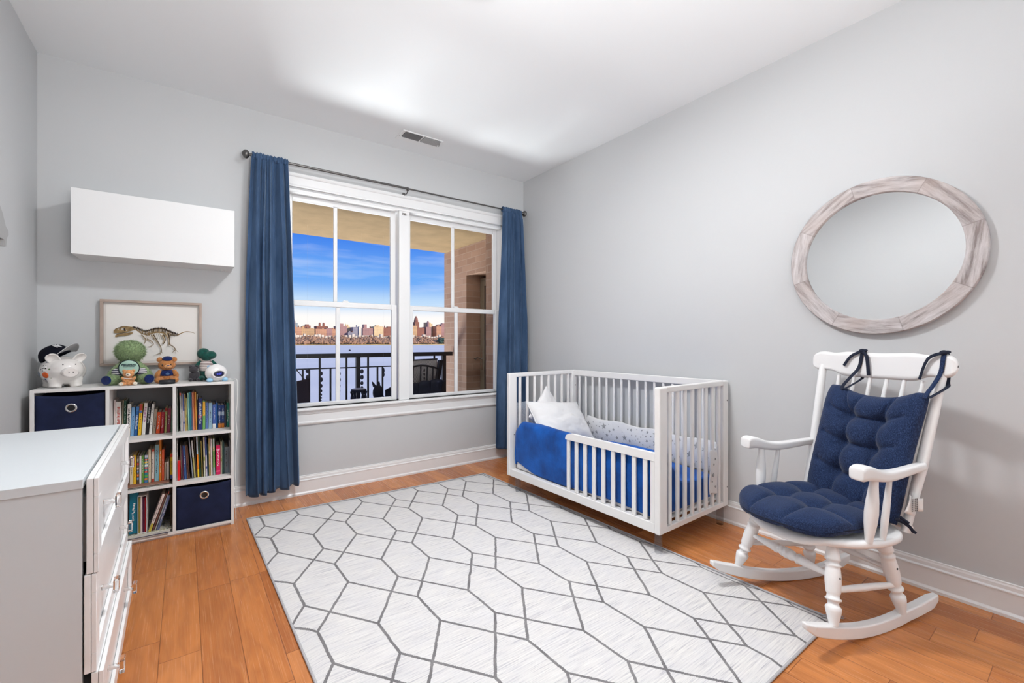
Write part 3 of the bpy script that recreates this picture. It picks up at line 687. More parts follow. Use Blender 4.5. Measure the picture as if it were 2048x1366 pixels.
# bottom middle cube: flat magazines, slipcase of slim books, leaning books
mapm = N('printed_map'); vv = mapm.coord('Object', (60, 60, 60)); mapm.l(mapm.ramp(mapm.n('ShaderNodeTexVoronoi', {'Vector': vv, 'Scale': 1}).outputs['Distance'], [(0, lin((60, 84, 60))), (.3, lin((200, 190, 150))), (.55, lin((226, 222, 214))), (.8, lin((110, 120, 100)))]), mapm.b.inputs['Base Color']); mapm = mapm.m
for i, (x0, x1, y0, y1, z, t, m_, lab) in enumerate(((-.318, -.105, 3.125, 3.33, .0275, .005, smat('mag_navy', (44, 42, 74)), 'navy magazine at the bottom of the flat stack in the bottom middle cube'),
        (-.325, -.100, 3.135, 3.34, .0329, .005, smat('mag_white', (206, 200, 192)), 'white magazine in the middle of the flat stack in the bottom middle cube'), (-.332, -.095, 3.150, 3.35, .0383, .005, mapm, 'magazine with a map-like cover on top of the flat stack in the bottom middle cube'))):
    r = empty('magazine', ((x0+x1)/2, (y0+y1)/2, z), .02*(i-1), lab, 'magazine', 'flat magazines in the bookcase'); hw, hd = (x1-x0)/2, (y1-y0)/2
    MB().box(-hw, hw, -hd, hd, 0, .0006).box(-hw, hw, -hd, hd, t-.0006, t).box(-hw, -hw+.0006, -hd, hd, .0006, t-.0006).build('cover', m_, r); MB().box(-hw+.0006, hw-.001, -hd+.001, hd-.001, .0006, t-.0006).build('page_block', m_pages, r)
Z3 = .0440
r = empty('slipcase', (-.2215, 3.24, Z3), 0, 'white open slipcase holding slim books beside the thick teal book', 'book box')
MB().box(-.0195, -.0175, -.082, .08, 0, .205).box(.0175, .0195, -.082, .08, 0, .205).box(-.0175, .0175, -.082, .08, 0, .002).box(-.0175, .0175, -.082, .08, .203, .205).box(-.0175, .0175, .078, .08, .002, .203).build('case', m_melam, r, bevel=.0005)
for x, w_, h, ck, d in ((-.234, .0075, .195, 'olive2', 'olive green, left'), (-.2255, .0075, .198, 'pw', 'pinkish white'), (-.2165, .0085, .196, 'purple', 'purple'), (-.2085, .0055, .190, 'crimson', 'dark red, right')):
    book('B3', x, w_, h, 0, ck, 'slim %s spine book inside the white slipcase' % d, Z3+.0022, 3.166, .15, 'slim books in the slipcase')
def leaning(cx, w_, h, a, ck, lab, y, bands=()):
    b_ = book('B3', cx, w_, h, a, ck, lab, Z3, y, .17, 'leaning books in the bottom middle cube'); return b_
leaning(-.1905, .0120, .205, 17.6, 'whitefoot', 'white spine book with a yellow foot, leaning right in the bottom middle cube', 3.158)
leaning(-.1765, .0070, .205, 17.0, 'brown', 'thin brown spine book leaning right beside the white leaning one, bottom middle cube', 3.162)
leaning(-.1665, .0050, .215, 16.8, 'grey', 'thin pale grey book leaning right, second last in the bottom middle cube', 3.165)
leaning(-.1545, .0125, .190, 15.6, 'slate', 'blue grey comic spine leaning right in the bottom middle cube', 3.160)
book('B3', -.0985, .006, .225, 0, 'dbrown', 'thin dark brown book standing upright by the divider, bottom middle cube', Z3, 3.19, .17, 'upright books by the divider')
book('B3', -.0915, .0045, .215, 0, 'gbrown', 'thin brown grey book standing upright against the divider, bottom middle cube', Z3, 3.19, .17, 'upright books by the divider')

# ------------------------------------------------------------------ toys on the bookcase
TOP = BH
def fuzz(mb, ells, n, L, wd=.0009, mi=0, seed=1, droop=0):
    g = random.Random(seed); areas = [(e[1][0]*e[1][1]+e[1][1]*e[1][2]+e[1][0]*e[1][2]) for e in ells]; tot = sum(areas)
    for e, a in zip(ells, areas):
        c, r_ = Vector(e[0]), e[1]; R = e[2] if len(e) > 2 and e[2] else Matrix.Identity(3)
        for _ in range(int(n*a/tot)):
            d = Vector((g.gauss(0, 1), g.gauss(0, 1), g.gauss(0, 1))).normalized()
            p = c+R @ Vector((d.x*r_[0], d.y*r_[1], d.z*r_[2])); nn = (R @ Vector((d.x/r_[0], d.y/r_[1], d.z/r_[2]))).normalized()
            t = nn.cross(Vector((g.gauss(0, 1), g.gauss(0, 1), g.gauss(0, 1)))).normalized()
            q = p+nn*L*g.uniform(.5, 1)+Vector((g.gauss(0, .45), g.gauss(0, .45), g.gauss(0, .45)-droop))*L
            p = p-nn*L*.3
            mb.add([p-t*wd, p+t*wd, q], [(0, 1, 2)], mi)
def plush(name, ells, m_, parent, n=3000, L=.004, wd=.0009, seed=1, vox=.0035, droop=0):
    mb = MB()
    for e in ells: mb.ell(e[0], e[1], e[2] if len(e) > 2 else None, 24, 16)
    o = mb.build(name, m_, parent)
    if n: fuzz_mb = MB(); fuzz(fuzz_mb, ells, n, L, wd, 0, seed, droop); k = len(o.data.vertices)
    if n:
        mb2 = MB(); mb2.v = mb.v+fuzz_mb.v; mb2.f = mb.f+[[i+len(mb.v) for i in f_] for f_ in fuzz_mb.f]; mb2.mi = [0]*len(mb2.f); mb2.sm = [True]*len(mb.f)+[False]*len(fuzz_mb.f)
        me = bpy.data.meshes.new(name); me.from_pydata(mb2.v, [], mb2.f); me.materials.append(m_); me.polygons.foreach_set('use_smooth', mb2.sm); old = o.data; o.data = me; bpy.data.meshes.remove(old)
    return o
def fur(name, a, b, vs=120): return mat(name, tuple((x+y)/2 for x, y in zip(lin(a), lin(b))), .9, .15, var=.32, vs=vs, Sheen_Weight=.3)
f_green = fur('green_fur', (122, 146, 104), (158, 178, 132)); f_brown = fur('brown_fur', (176, 116, 66), (206, 142, 86)); f_tan = fur('tan_fur', (208, 146, 92), (222, 164, 112))
f_cream = fur('cream_fur', (232, 214, 196), (240, 224, 208)); f_dgreen = fur('dark_green_plush', (22, 70, 62), (34, 92, 82), 60); f_dgrey = fur('charcoal_plush', (52, 50, 56), (84, 80, 84), 80)
f_navy = fur('navy_fabric', (14, 28, 74), (22, 44, 104), 80)
stripe = N('striped_knit'); sz = stripe.n('ShaderNodeSeparateXYZ', {0: stripe.coord('Object')}).outputs[2]
st_ = stripe.M('GREATER_THAN', stripe.M('FRACT', stripe.M('MULTIPLY', sz, 90)), .45); stripe.l(stripe.mix(st_, (*lin((30, 30, 60)), 1), (*lin((216, 212, 216)), 1)), stripe.b.inputs['Base Color']); stripe.b.inputs['Roughness'].default_value = .9; stripe = stripe.m
stripe2 = N('red_striped_knit'); sz = stripe2.n('ShaderNodeSeparateXYZ', {0: stripe2.coord('Object')}).outputs[2]
st_ = stripe2.M('GREATER_THAN', stripe2.M('FRACT', stripe2.M('MULTIPLY', sz, 105)), .28); stripe2.l(stripe2.mix(st_, (*lin((96, 52, 58)), 1), (*lin((222, 212, 206)), 1)), stripe2.b.inputs['Base Color']); stripe2.b.inputs['Roughness'].default_value = .9; stripe2 = stripe2.m

# piggy bank, snout towards the room
r = empty('piggy_bank', (-.553, 3.285, TOP), math.radians(24), 'white ceramic piggy bank with painted balls wearing a navy cap, left end of the bookcase', 'piggy bank')
P = [((0, 0, .086), (.090, .095, .076)), ((.0, -.045, .090), (.070, .060, .062))]
pb = MB()
for e in P: pb.ell(*e, None, 32, 22)
for sx_ in (-1, 1):
    for sy_ in (-1, 1): pb.lathe((sx_*.042, sy_*.045, 0), (sx_*.036, sy_*.040, .04), [(0, .021), (.06, .0255), (.4, .025), (1, .034)], 20)
pb.build('pig_body', m_porc, r, remesh=.004)
sn = MB().lathe((.0, -.092, .082), (.0, -.119, .079), [(0, .028), (.5, .027), (.85, .0265), (1, .023)], 26); sn.v = [(x*1.22, y, .080+(z-.080)*.92) for x, y, z in sn.v]; sn.build('snout', m_porc, r)
for s in (-1, 1):
    MB().ell((s*.008, -.1195, .081), (.0016, .0015, .0048)).build('nostril', m_black, r)
    MB().ell((s*.024, -.094, .121), (.0025, .0022, .0028)).build('eye', m_black, r)
    ear = MB()
    def ef(u, v, s=s):
        wv = math.sin(PI*min(1, v*1.0))**.6 if v < .5 else (1-((v-.5)*2)**2.2)**.5 if v < 1 else 0
        x = (u-.5)*.050*max(.02, (.75+.25*wv) if v < .5 else wv); z = v*.050; y = -.010*(1-(2*u-1)**2)*-1+.018*v*v*-1
        q = RY(s*.55) @ RX(-.1) @ RZ(s*.35) @ Vector((x, y, z)); return (q.x+s*.038, q.y-.050, q.z+.132)
    ear.grid(ef, 16, 16); ear.build('ear', m_porc, r, solid=.006, sub=1)
def decal(name, th, z, rad, m_, dr=0.0):
    # painted disc hugging the left flank of the pig
    mb = MB(); n = 26; vs = []
    for rr_ in (0, .5, 1):
        for k in range(n):
            a = 2*PI*k/n; t2 = th+rad*rr_*math.cos(a)/.085; z2 = z+rad*rr_*math.sin(a); zz = max(-1, min(1, (z2-.086)/.0765)); rr2 = math.sqrt(max(0, 1-zz*zz))*1.012
            vs.append((.090*rr2*math.cos(t2), .095*rr2*math.sin(t2), z2+dr))
    fs = [(i*n+k, i*n+(k+1) % n, (i+1)*n+(k+1) % n, (i+1)*n+k) for i in range(2) for k in range(n)]
    return mb.add(vs, fs, 0, True).build(name, m_, r, solid=.0008)
socc = N('soccer_ball_paint'); socc.l(socc.ramp(socc.n('ShaderNodeTexVoronoi', {'Vector': socc.coord('Object', (1, 1, 1)), 'Scale': 85}, feature='F1').outputs['Distance'], [(0, (.01, .01, .01)), (.36, (.01, .01, .01)), (.42, (.85, .83, .8))], 'CONSTANT'), socc.b.inputs['Base Color']); socc = socc.m
decal('painted_soccer_ball', math.radians(203), .103, .0165, socc)
decal('painted_basketball', math.radians(209), .068, .0150, smat('ballorange', (214, 92, 30)))
decal('painted_grey_ball', math.radians(180), .072, .013, smat('ballgrey', (120, 128, 140)))
decal('painted_small_star', math.radians(202), .137, .006, smat('starblue', (96, 110, 140)))
decal('painted_leaf', math.radians(222), .098, .004, smat('leafg', (110, 134, 96))); decal('painted_leaf', math.radians(200), .045, .0045, smat('leafb', (60, 86, 140))); decal('painted_leaf', math.radians(224), .050, .004, smat('leafg', (110, 134, 96)))
# baseball cap tipped back on the pig
capr = empty('baseball_cap', (-.572, 3.300, TOP+.150), 0, 'navy baseball cap with white letters and grey underbrim resting on the piggy bank', 'cap')
capM = Matrix.Translation((-.012, .012, .008)).to_4x4() @ (RZ(math.radians(-38)) @ RY(math.radians(-24)) @ RX(math.radians(14))).to_4x4()
m_cap = mat('navy_wool', lin((14, 16, 30)), .85, .2, bump=.2, bs=600); m_under = mat('grey_underbrim', lin((176, 176, 178)), .8)
def cf(u, v):
    a = u*2*PI; ph = v*PI/2; x = .068*math.cos(a)*math.cos(ph)**.75; y = .058*math.sin(a)*math.cos(ph)**.75; return tuple(capM @ Vector((x, y, .062*math.sin(ph))))
MB().grid(cf, 40, 14, closeu=True).build('crown', m_cap, capr, solid=.002)
MB().ell(capM @ Vector((0, 0, .062)), (.004, .004, .003)).build('button', m_cap, capr)
def bf(u, v, dz=0):
    a = (u-.5)*2.35; rr_ = 1+v*.95; x = .066*math.cos(a)*rr_*(1 if v == 0 else 1)-v*.004; y = .060*math.sin(a)*(1+v*.28)
    return tuple(capM @ Vector((x, y, .006-y*y*6*(.3+.7*v)+.016*v+dz)))
MB().grid(lambda u, v: bf(u, v, .0015), 26, 12).build('brim', m_cap, capr, solid=.0015)
MB().grid(lambda u, v: bf(u, v, -.0006), 26, 12).build('underbrim', m_under, capr, solid=.001)
MB().tube([bf(i/30, 1.0, .0004) for i in range(31)], .0016, 8).build('brim_edge', smat('brimedge', (206, 206, 208)), capr)
tn = capM.to_3x3(); c0 = capM @ Vector((.052, -.013, .040))
M_ = axes(c0, tn @ Vector((-.22, .97, .05)), tn @ Vector((-.60, -.10, .80)))
for ch_, dx, dy, dz in (('N', -.004, .003, .0035), ('Y', .008, -.003, .0050)):
    put_text('letter', ch_, .034, smat('capwhite', (236, 236, 236)), capr, M_ @ Matrix.Translation((dx, dy, dz)), .0012, bold=.0006)

# big green plush with a bib
r = empty('green_plush', (-.283, 3.290, TOP), 0, 'large fluffy green plush toy with a lettered bib and navy foot soles on the bookcase', 'soft toy')
plush('head', [((.0, 0, .185), (.065, .058, .060))], f_green, r, 7000, .009, .0010, 2, droop=.25)
plush('body', [((0, .005, .075), (.058, .050, .075)), ((-.055, -.005, .072), (.028, .030, .070), RY(math.radians(38))), ((.055, -.005, .072), (.028, .030, .070), RY(math.radians(-38)))], f_green, r, 6000, .006, .0009, 3)
for s in (-1, 1):
    plush('leg', [((s*.068, -.055, .030), (.028, .048, .028), RZ(s*.5))], f_green, r, 2000, .006, .0009, 5+s)
    MB().lathe((s*.088, -.096, .031), (s*.093, -.104, .031), [(0, .024), (.7, .024), (1, .020)], 24).build('foot_sole', f_navy, r)
    MB().ell((s*.052, -.035, .068), (.024, .024, .024)).build('sleeve', stripe, r)
bibm = smat('bib_mint', (172, 206, 190)); bd = MB()
def bibf(u, v, R0=.043, yo=0): a = u*2*PI; rad = R0*v; x = rad*math.cos(a); z = rad*math.sin(a)*1.02; return (x, -.052-.012*math.cos(x*22)+yo-max(0, (z+.0))*0.05, .092+z)
MB().grid(lambda u, v: bibf(u, v), 32, 8, closeu=True).build('bib', bibm, r, solid=.0012)
MB().tube([bibf(i/40, 1.03) for i in range(41)], .0024, 8, caps=False).build('bib_trim', smat('bibtrim', (14, 30, 40)), r)
put_text('bib_lettering', 'PISGANUO', .0125, smat('bibtext', (14, 52, 66)), r, axes((0, -.0665, .110), (1, 0, 0), (0, 0, 1)), .0005, bold=.0004)
sq = MB(); g = random.Random(3)
for i in range(9): sq.box(-.024+i*.0054, -.021+i*.0054+g.uniform(0, .001), -.0668, -.0660, .0985, .1005+g.uniform(0, .002))
sq.build('bib_small_print', smat('bibtext', (14, 52, 66)), r)
# small tan bear in front
r = empty('small_teddy_bear', (-.279, 3.177, TOP), 0, 'small tan teddy bear with white paws sitting in front of the green plush', 'soft toy')
plush('body', [((0, 0, .024), (.023, .019, .025))], f_tan, r, 900, .0025, .0005, 8)
plush('head', [((-.001, -.004, .064), (.024, .020, .021)), ((-.019, 0, .080), (.008, .006, .008)), ((.019, 0, .080), (.008, .006, .008))], f_tan, r, 900, .0025, .0005, 9)
MB().ell((-.001, -.023, .059), (.0105, .008, .009)).build('muzzle', f_cream, r); MB().ell((-.001, -.031, .062), (.0028, .002, .0028)).build('nose', m_black, r)
for s in (-1, 1):
    MB().ell((s*.0095-.001, -.0225, .068), (.002, .002, .002)).build('eye', m_black, r)
    plush('arm', [((s*.021, -.010, .036), (.0075, .009, .014), RY(s*.5))], f_tan, r, 250, .002, .0005, 12)
    plush('leg', [((s*.022, -.016, .012), (.010, .017, .0105), RZ(s*.5))], f_tan, r, 250, .002, .0005, 14); MB().ell((s*.029, -.033, .012), (.0095, .005, .0095)).build('paw', f_cream, r)
MB().tube([(-.022, -.013, .042), (-.008, -.0235, .040), (.012, -.023, .036), (.023, -.010, .034)], .0022, 8).build('ribbon', smat('ribbonw', (226, 214, 206)), r)
# brown bear in a navy shirt and skullcap
r = empty('brown_teddy_bear', (-.118, 3.262, TOP), 0, 'brown teddy bear in a navy shirt and round navy cap on the bookcase', 'soft toy')
plush('body', [((0, 0, .040), (.034, .030, .042))], f_brown, r, 1500, .0035, .0006, 21)
MB().ell((0, -.001, .052), (.0365, .0325, .027), None, 28, 18).build('shirt', f_navy, r); MB().ell((.004, -.0325, .053), (.009, .002, .007)).build('shirt_badge', smat('badge', (70, 104, 150)), r)
plush('head', [((0, -.005, .104), (.040, .034, .032)), ((-.033, 0, .134), (.014, .010, .014)), ((.033, 0, .134), (.014, .010, .014))], f_brown, r, 2600, .0035, .0006, 22)
plush('muzzle', [((.006, -.036, .096), (.017, .012, .012))], fur('muzzle_fur', (216, 160, 110), (226, 172, 122)), r, 400, .002, .0005, 23)
MB().ell((.008, -.048, .102), (.006, .003, .0035)).build('nose', smat('nosegrey', (104, 100, 124)), r)
for s in (-1, 1):
    MB().ell((s*.019, -.0385, .105), (.0038, .003, .0038)).build('eye', m_black, r)
    plush('arm', [((s*.040, -.012, .052), (.013, .014, .026), RY(-s*.45))], f_brown, r, 500, .003, .0006, 25)
    plush('leg', [((s*.034, -.032, .019), (.019, .030, .019), RZ(s*.45))], f_brown, r, 700, .003, .0006, 27)
MB().ell((.003, -.012, .140), (.024, .022, .014), RX(.35), 24, 14).build('cap', f_navy, r)
# black puck stand, charcoal plush
r = empty('hockey_puck', (-.113, 3.168, TOP), 0, 'flat black round puck lying in front of the brown teddy bear', 'puck')
MB().lathe((0, 0, 0), (0, 0, .0225), [(0, .034), (.04, .0365), (.96, .0365), (1, .034)], 40).build('puck_body', mat('puck_rubber', (.013, .014, .018), .6, bump=.3, bs=400), r)
r = empty('charcoal_plush', (.012, 3.290, TOP), 0, 'small dark grey plush toy sitting between the brown bear and the dark green plush', 'soft toy')
plush('body', [((0, 0, .030), (.026, .024, .031))], f_dgrey, r, 1600, .004, .0006, 31); plush('head', [((-.004, -.004, .070), (.021, .020, .019)), ((-.018, 0, .086), (.008, .006, .010)), ((.012, 0, .086), (.008, .006, .010))], f_dgrey, r, 1200, .004, .0006, 32)
for s in (-1, 1): plush('leg', [((s*.018, -.022, .010), (.010, .018, .010))], f_dgrey, r, 300, .003, .0006, 33)
# dark green dinosaur in a striped shirt
r = empty('dinosaur_plush', (.072, 3.320, TOP), 0, 'dark green plush dinosaur in a striped shirt behind the white clock', 'soft toy')
plush('head', [((-.014, -.004, .165), (.034, .030, .034)), ((.022, -.022, .156), (.030, .027, .026)), ((.002, -.014, .150), (.032, .028, .030))], f_dgreen, r, 0)
plush('body', [((0, 0, .060), (.036, .032, .062)), ((.0, .022, .03), (.020, .035, .022))], f_dgreen, r, 0)
sh = MB().ell((0, -.001, .082), (.040, .036, .048), None, 28, 20).build('shirt', stripe2, r); MB().ell((.012, -.0345, .084), (.013, .003, .010)).build('shirt_patch', smat('patchblue', (150, 186, 214)), r)
for s in (-1, 1):
    MB().ell((s*.046, -.006, .092), (.012, .013, .036), RY(-s*.5)).build('arm', f_dgreen, r); MB().ell((s*.026, -.030, .016), (.016, .030, .016), RZ(s*.3)).build('leg', f_dgreen, r)
MB().ell((-.010, -.034, .172), (.003, .002, .003)).build('eye', m_black, r)
# white dome clock
r = empty('alarm_clock', (.118, 3.185, TOP), math.radians(18), 'round white alarm clock with a blue oval display and pale blue feet', 'clock')
plast = mat('clock_white', (.83, .81, .80), .22, .5); ft = mat('clock_blue', lin((160, 206, 236)), .5)
MB().ell((0, 0, .052), (.058, .040, .050), None, 36, 24).build('clock_body', plast, r)
a = MB(); a.grid(lambda u, v: ((.030+.004*math.cos(v*2*PI))*1.12*math.cos(u*2*PI), -.0385-.003*math.sin(v*2*PI), .047+(.0215+.004*math.cos(v*2*PI))*math.sin(u*2*PI)), 36, 10, closeu=True); a.build('display_ring', plast, r)
MB().ell((0, -.0385, .047), (.0265, .004, .0185), None, 32, 16).build('display', mat('display_glass', (.008, .01, .05), .15), r)
em = N('lcd_digits'); em.b.inputs['Emission Color'].default_value = (.08, .12, .9, 1); em.b.inputs['Emission Strength'].default_value = .9; em.b.inputs['Base Color'].default_value = (.05, .06, .4, 1)
put_text('display_digits', '6:07', .0155, em.m, r, axes((0, -.0432, .047), (1, 0, 0), (0, 0, 1)), .0002)
for s in (-1, 1): MB().ell((s*.040, -.016, .012), (.017, .018, .012)).build('foot', ft, r)
MB().ell((0, 0, .099), (.020, .012, .005)).build('snooze_button', plast, r)

# ------------------------------------------------------------------ clock cable down the bookcase side
cb = [(.215, 3.17, .872), (.222, 3.16, .862), (.224, 3.155, .80), (.2235, 3.15, .74), (.2195, 3.15, .69), (.2155, 3.152, .64), (.2195, 3.155, .58), (.2225, 3.16, .52), (.2165, 3.17, .42), (.2145, 3.18, .30), (.2185, 3.18, .22), (.2175, 3.19, .12), (.220, 3.20, .004)]
c_ = MB().tube([(.150, 3.21, TOP+.0035), (.185, 3.195, TOP+.0035), (.202, 3.18, TOP+.006)]+smooth_pts(cb, 4), .0022, 8).build('power_cable', mat('cable_white', (.8, .8, .78), .5))
tag(c_, 'thin white power cable hanging down the right side of the bookcase', 'cable')

# ------------------------------------------------------------------ pale ornament on the left wall
r = empty('wall_ornament', (XL-.002, 2.765, 1.60), 0, 'pale grey dinosaur-shaped wall ornament with a spiky back, cut by the left edge', 'wall decoration')
body = [(-.30, -.02), (-.28, .03), (-.22, .06), (-.12, .10), (-.02, .10), (.045, .05), (.085, .0), (.118, -.010), (.121, -.030), (.100, -.044), (.092, -.070), (.088, -.086), (.066, -.088), (.062, -.060), (.0, -.058), (-.10, -.055), (-.105, -.088), (-.135, -.088), (-.14, -.05), (-.20, -.03), (-.27, -.04)]
m_orn = mat('ornament_grey', (.42, .42, .42), .5)
MB().prism(body, (.004, 0, 0), (0, 1, 0), (0, 0, 1), (1, 0, 0), .022).build('ornament_body', m_orn, r, bevel=.004, seg=3)
for i, (y, z, h) in enumerate(((-.20, .065, .03), (-.15, .088, .036), (-.10, .10, .042), (-.05, .10, .045), (-.004, .090, .043), (.024, .066, .035), (.048, .044, .028), (.070, .016, .020))):
    MB().prism([(y-.014, z-.008), (y, z-.016), (y+.016, z-.012), (y+.014, z+h*.55), (y+.004, z+h), (y-.010, z+h*.6)], (.006, 0, 0), (0, 1, 0), (0, 0, 1), (1, 0, 0), .012).build('back_spike', m_orn, r, bevel=.003)
MB().prism([(-.2, -.03), (.03, -.03), (.06, -.05), (.06, -.06), (-.2, -.06)], (.0, 0, 0), (0, 1, 0), (0, 0, 1), (1, 0, 0), .018).build('dark_base', mat('ornament_dark', (.10, .10, .09), .5), r)

# ------------------------------------------------------------------ dresser with drawers at the left
DA = math.radians(1.4)
r = empty('dresser', (-.208, 1.439, 0), DA, 'white dresser with three wide drawers and clear knobs in the left foreground', 'dresser')
DL, DD, DZ = .863, .440, .775
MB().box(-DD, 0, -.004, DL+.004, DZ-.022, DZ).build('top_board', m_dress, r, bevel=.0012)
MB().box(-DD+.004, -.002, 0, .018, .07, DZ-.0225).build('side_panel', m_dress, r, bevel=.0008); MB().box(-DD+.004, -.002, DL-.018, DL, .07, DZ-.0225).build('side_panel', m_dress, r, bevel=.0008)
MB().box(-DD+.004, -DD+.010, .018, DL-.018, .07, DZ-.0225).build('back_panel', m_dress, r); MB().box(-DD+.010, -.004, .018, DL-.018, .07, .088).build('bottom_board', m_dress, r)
for y in (.05, DL-.05):
    for x in (-DD+.05, -.05): MB().lathe((x, y, 0), (x, y, .07), [(0, .014), (1, .022)], 16).build('leg', m_dress, r)
for k, (z0, z1, op, lab) in enumerate(((.5475, .774, .0055, None), (.3115, .5455, .0015, None), (.095, .3095, .0140, 'slightly open bottom drawer'))):
    d = empty('drawer', (op, 0, z0)); d.parent = r
    if lab: d['label'] = lab
    h = z1-z0; T = .022; fw = .045
    fm = MB().box(0, T*.55, -.003, DL+.003, 0, h)
    fm.box(T*.58, T, -.003, DL+.003, h-fw, h).box(T*.58, T, -.003, DL+.003, 0, fw).box(T*.58, T, -.003, fw, fw, h-fw).box(T*.58, T, DL-fw, DL+.003, fw, h-fw)
    fm.build('drawer_front', m_white, d, bevel=.0015)
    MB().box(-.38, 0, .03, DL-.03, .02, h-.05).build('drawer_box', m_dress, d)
    for y in (.19, DL-.19):
        kb = MB().lathe((T*.55, y, h/2), (T*.55+.024, y, h/2), [(0, .0075), (.3, .0065), (1, .0065)], 20).build('knob_stem', m_acry, d)
        MB().box(T*.55+.0242, T*.55+.036, y-.017, y+.017, h/2-.017, h/2+.017).build('knob', m_acry, d, bevel=.002)
    if k == 2:
        MB().lathe((T+.0002, .64, h-.018), (T+.0008, .64, h-.018), [(0, .004), (1, .004)], 3).build('black_mark', m_black, d)

# ------------------------------------------------------------------ round mirror
r = empty('round_mirror', (XR, .672, 1.501), 0, 'round wall mirror in a whitewashed wooden ring frame above the rocking chair', 'mirror')
q = N('whitewashed_wood'); vv = q.coord('Object'); sp = q.n('ShaderNodeSeparateXYZ', {0: vv})
ang = q.M('ARCTAN2', sp.outputs[2], sp.outputs[1]); seg = q.M('ADD', q.M('DIVIDE', ang, 2*PI/8), 10.35); si = q.M('FLOOR', seg); sf = q.M('FRACT', seg); sid = q.M('MODULO', q.M('ADD', si, 32), 8)
am = q.M('MULTIPLY', q.M('ADD', si, -10.35+.5), 2*PI/8); ca = q.M('COSINE', am); sa = q.M('SINE', am)
along = q.M('SUBTRACT', q.M('MULTIPLY', sp.outputs[2], ca), q.M('MULTIPLY', sp.outputs[1], sa)); across = q.M('ADD', q.M('MULTIPLY', sp.outputs[1], ca), q.M('MULTIPLY', sp.outputs[2], sa))
gv = q.n('ShaderNodeCombineXYZ', {0: q.M('MULTIPLY', along, 5), 1: q.M('MULTIPLY', across, 42), 2: q.M('MULTIPLY', sid, 3.3)}).outputs[0]
c1 = q.ramp(q.noise(gv, 1.0, 6, .7), [(.36, lin((138, 128, 126))), (.5, lin((184, 177, 176))), (.66, lin((212, 207, 207)))])
c2 = q.mix(q.ramp(q.noise(vv, 7, 3), [(.42, (0, 0, 0)), (.7, (.5, .5, .5))]), c1, (*lin((178, 160, 152)), 1))
edge = q.M('LESS_THAN', q.M('MINIMUM', sf, q.M('SUBTRACT', 1, sf)), .007); q.l(q.mix(q.M('MULTIPLY', edge, .4), c2, (*lin((120, 108, 104)), 1)), q.b.inputs['Base Color']); q.b.inputs['Roughness'].default_value = .7
m_wash = q.m
RP = [(.300, 0), (.3635, 0), (.366, -.004), (.366, -.030), (.363, -.034), (.3005, -.034), (.298, -.031), (.298, 0)]
def ring(u, v):
    i = v*(len(RP)-1); a = int(min(len(RP)-2, i)); f_ = i-a; R_ = RP[a][0]+(RP[a+1][0]-RP[a][0])*f_; d = RP[a][1]+(RP[a+1][1]-RP[a][1])*f_
    t = u*2*PI; return (d, R_*math.cos(t), R_*math.sin(t))
mb = MB().grid(ring, 128, len(RP), closeu=True); mb.sm = [False]*len(mb.f); mb.build('frame', m_wash, r, bevel=0)
MB().tube([(-.020, 0, 0), (-.016, 0, 0)], .299, 96).build('mirror_glass', m_mirror, r); MB().tube([(-.0135, 0, 0), (0, 0, 0)], .299, 64).build('backing', m_dark, r)

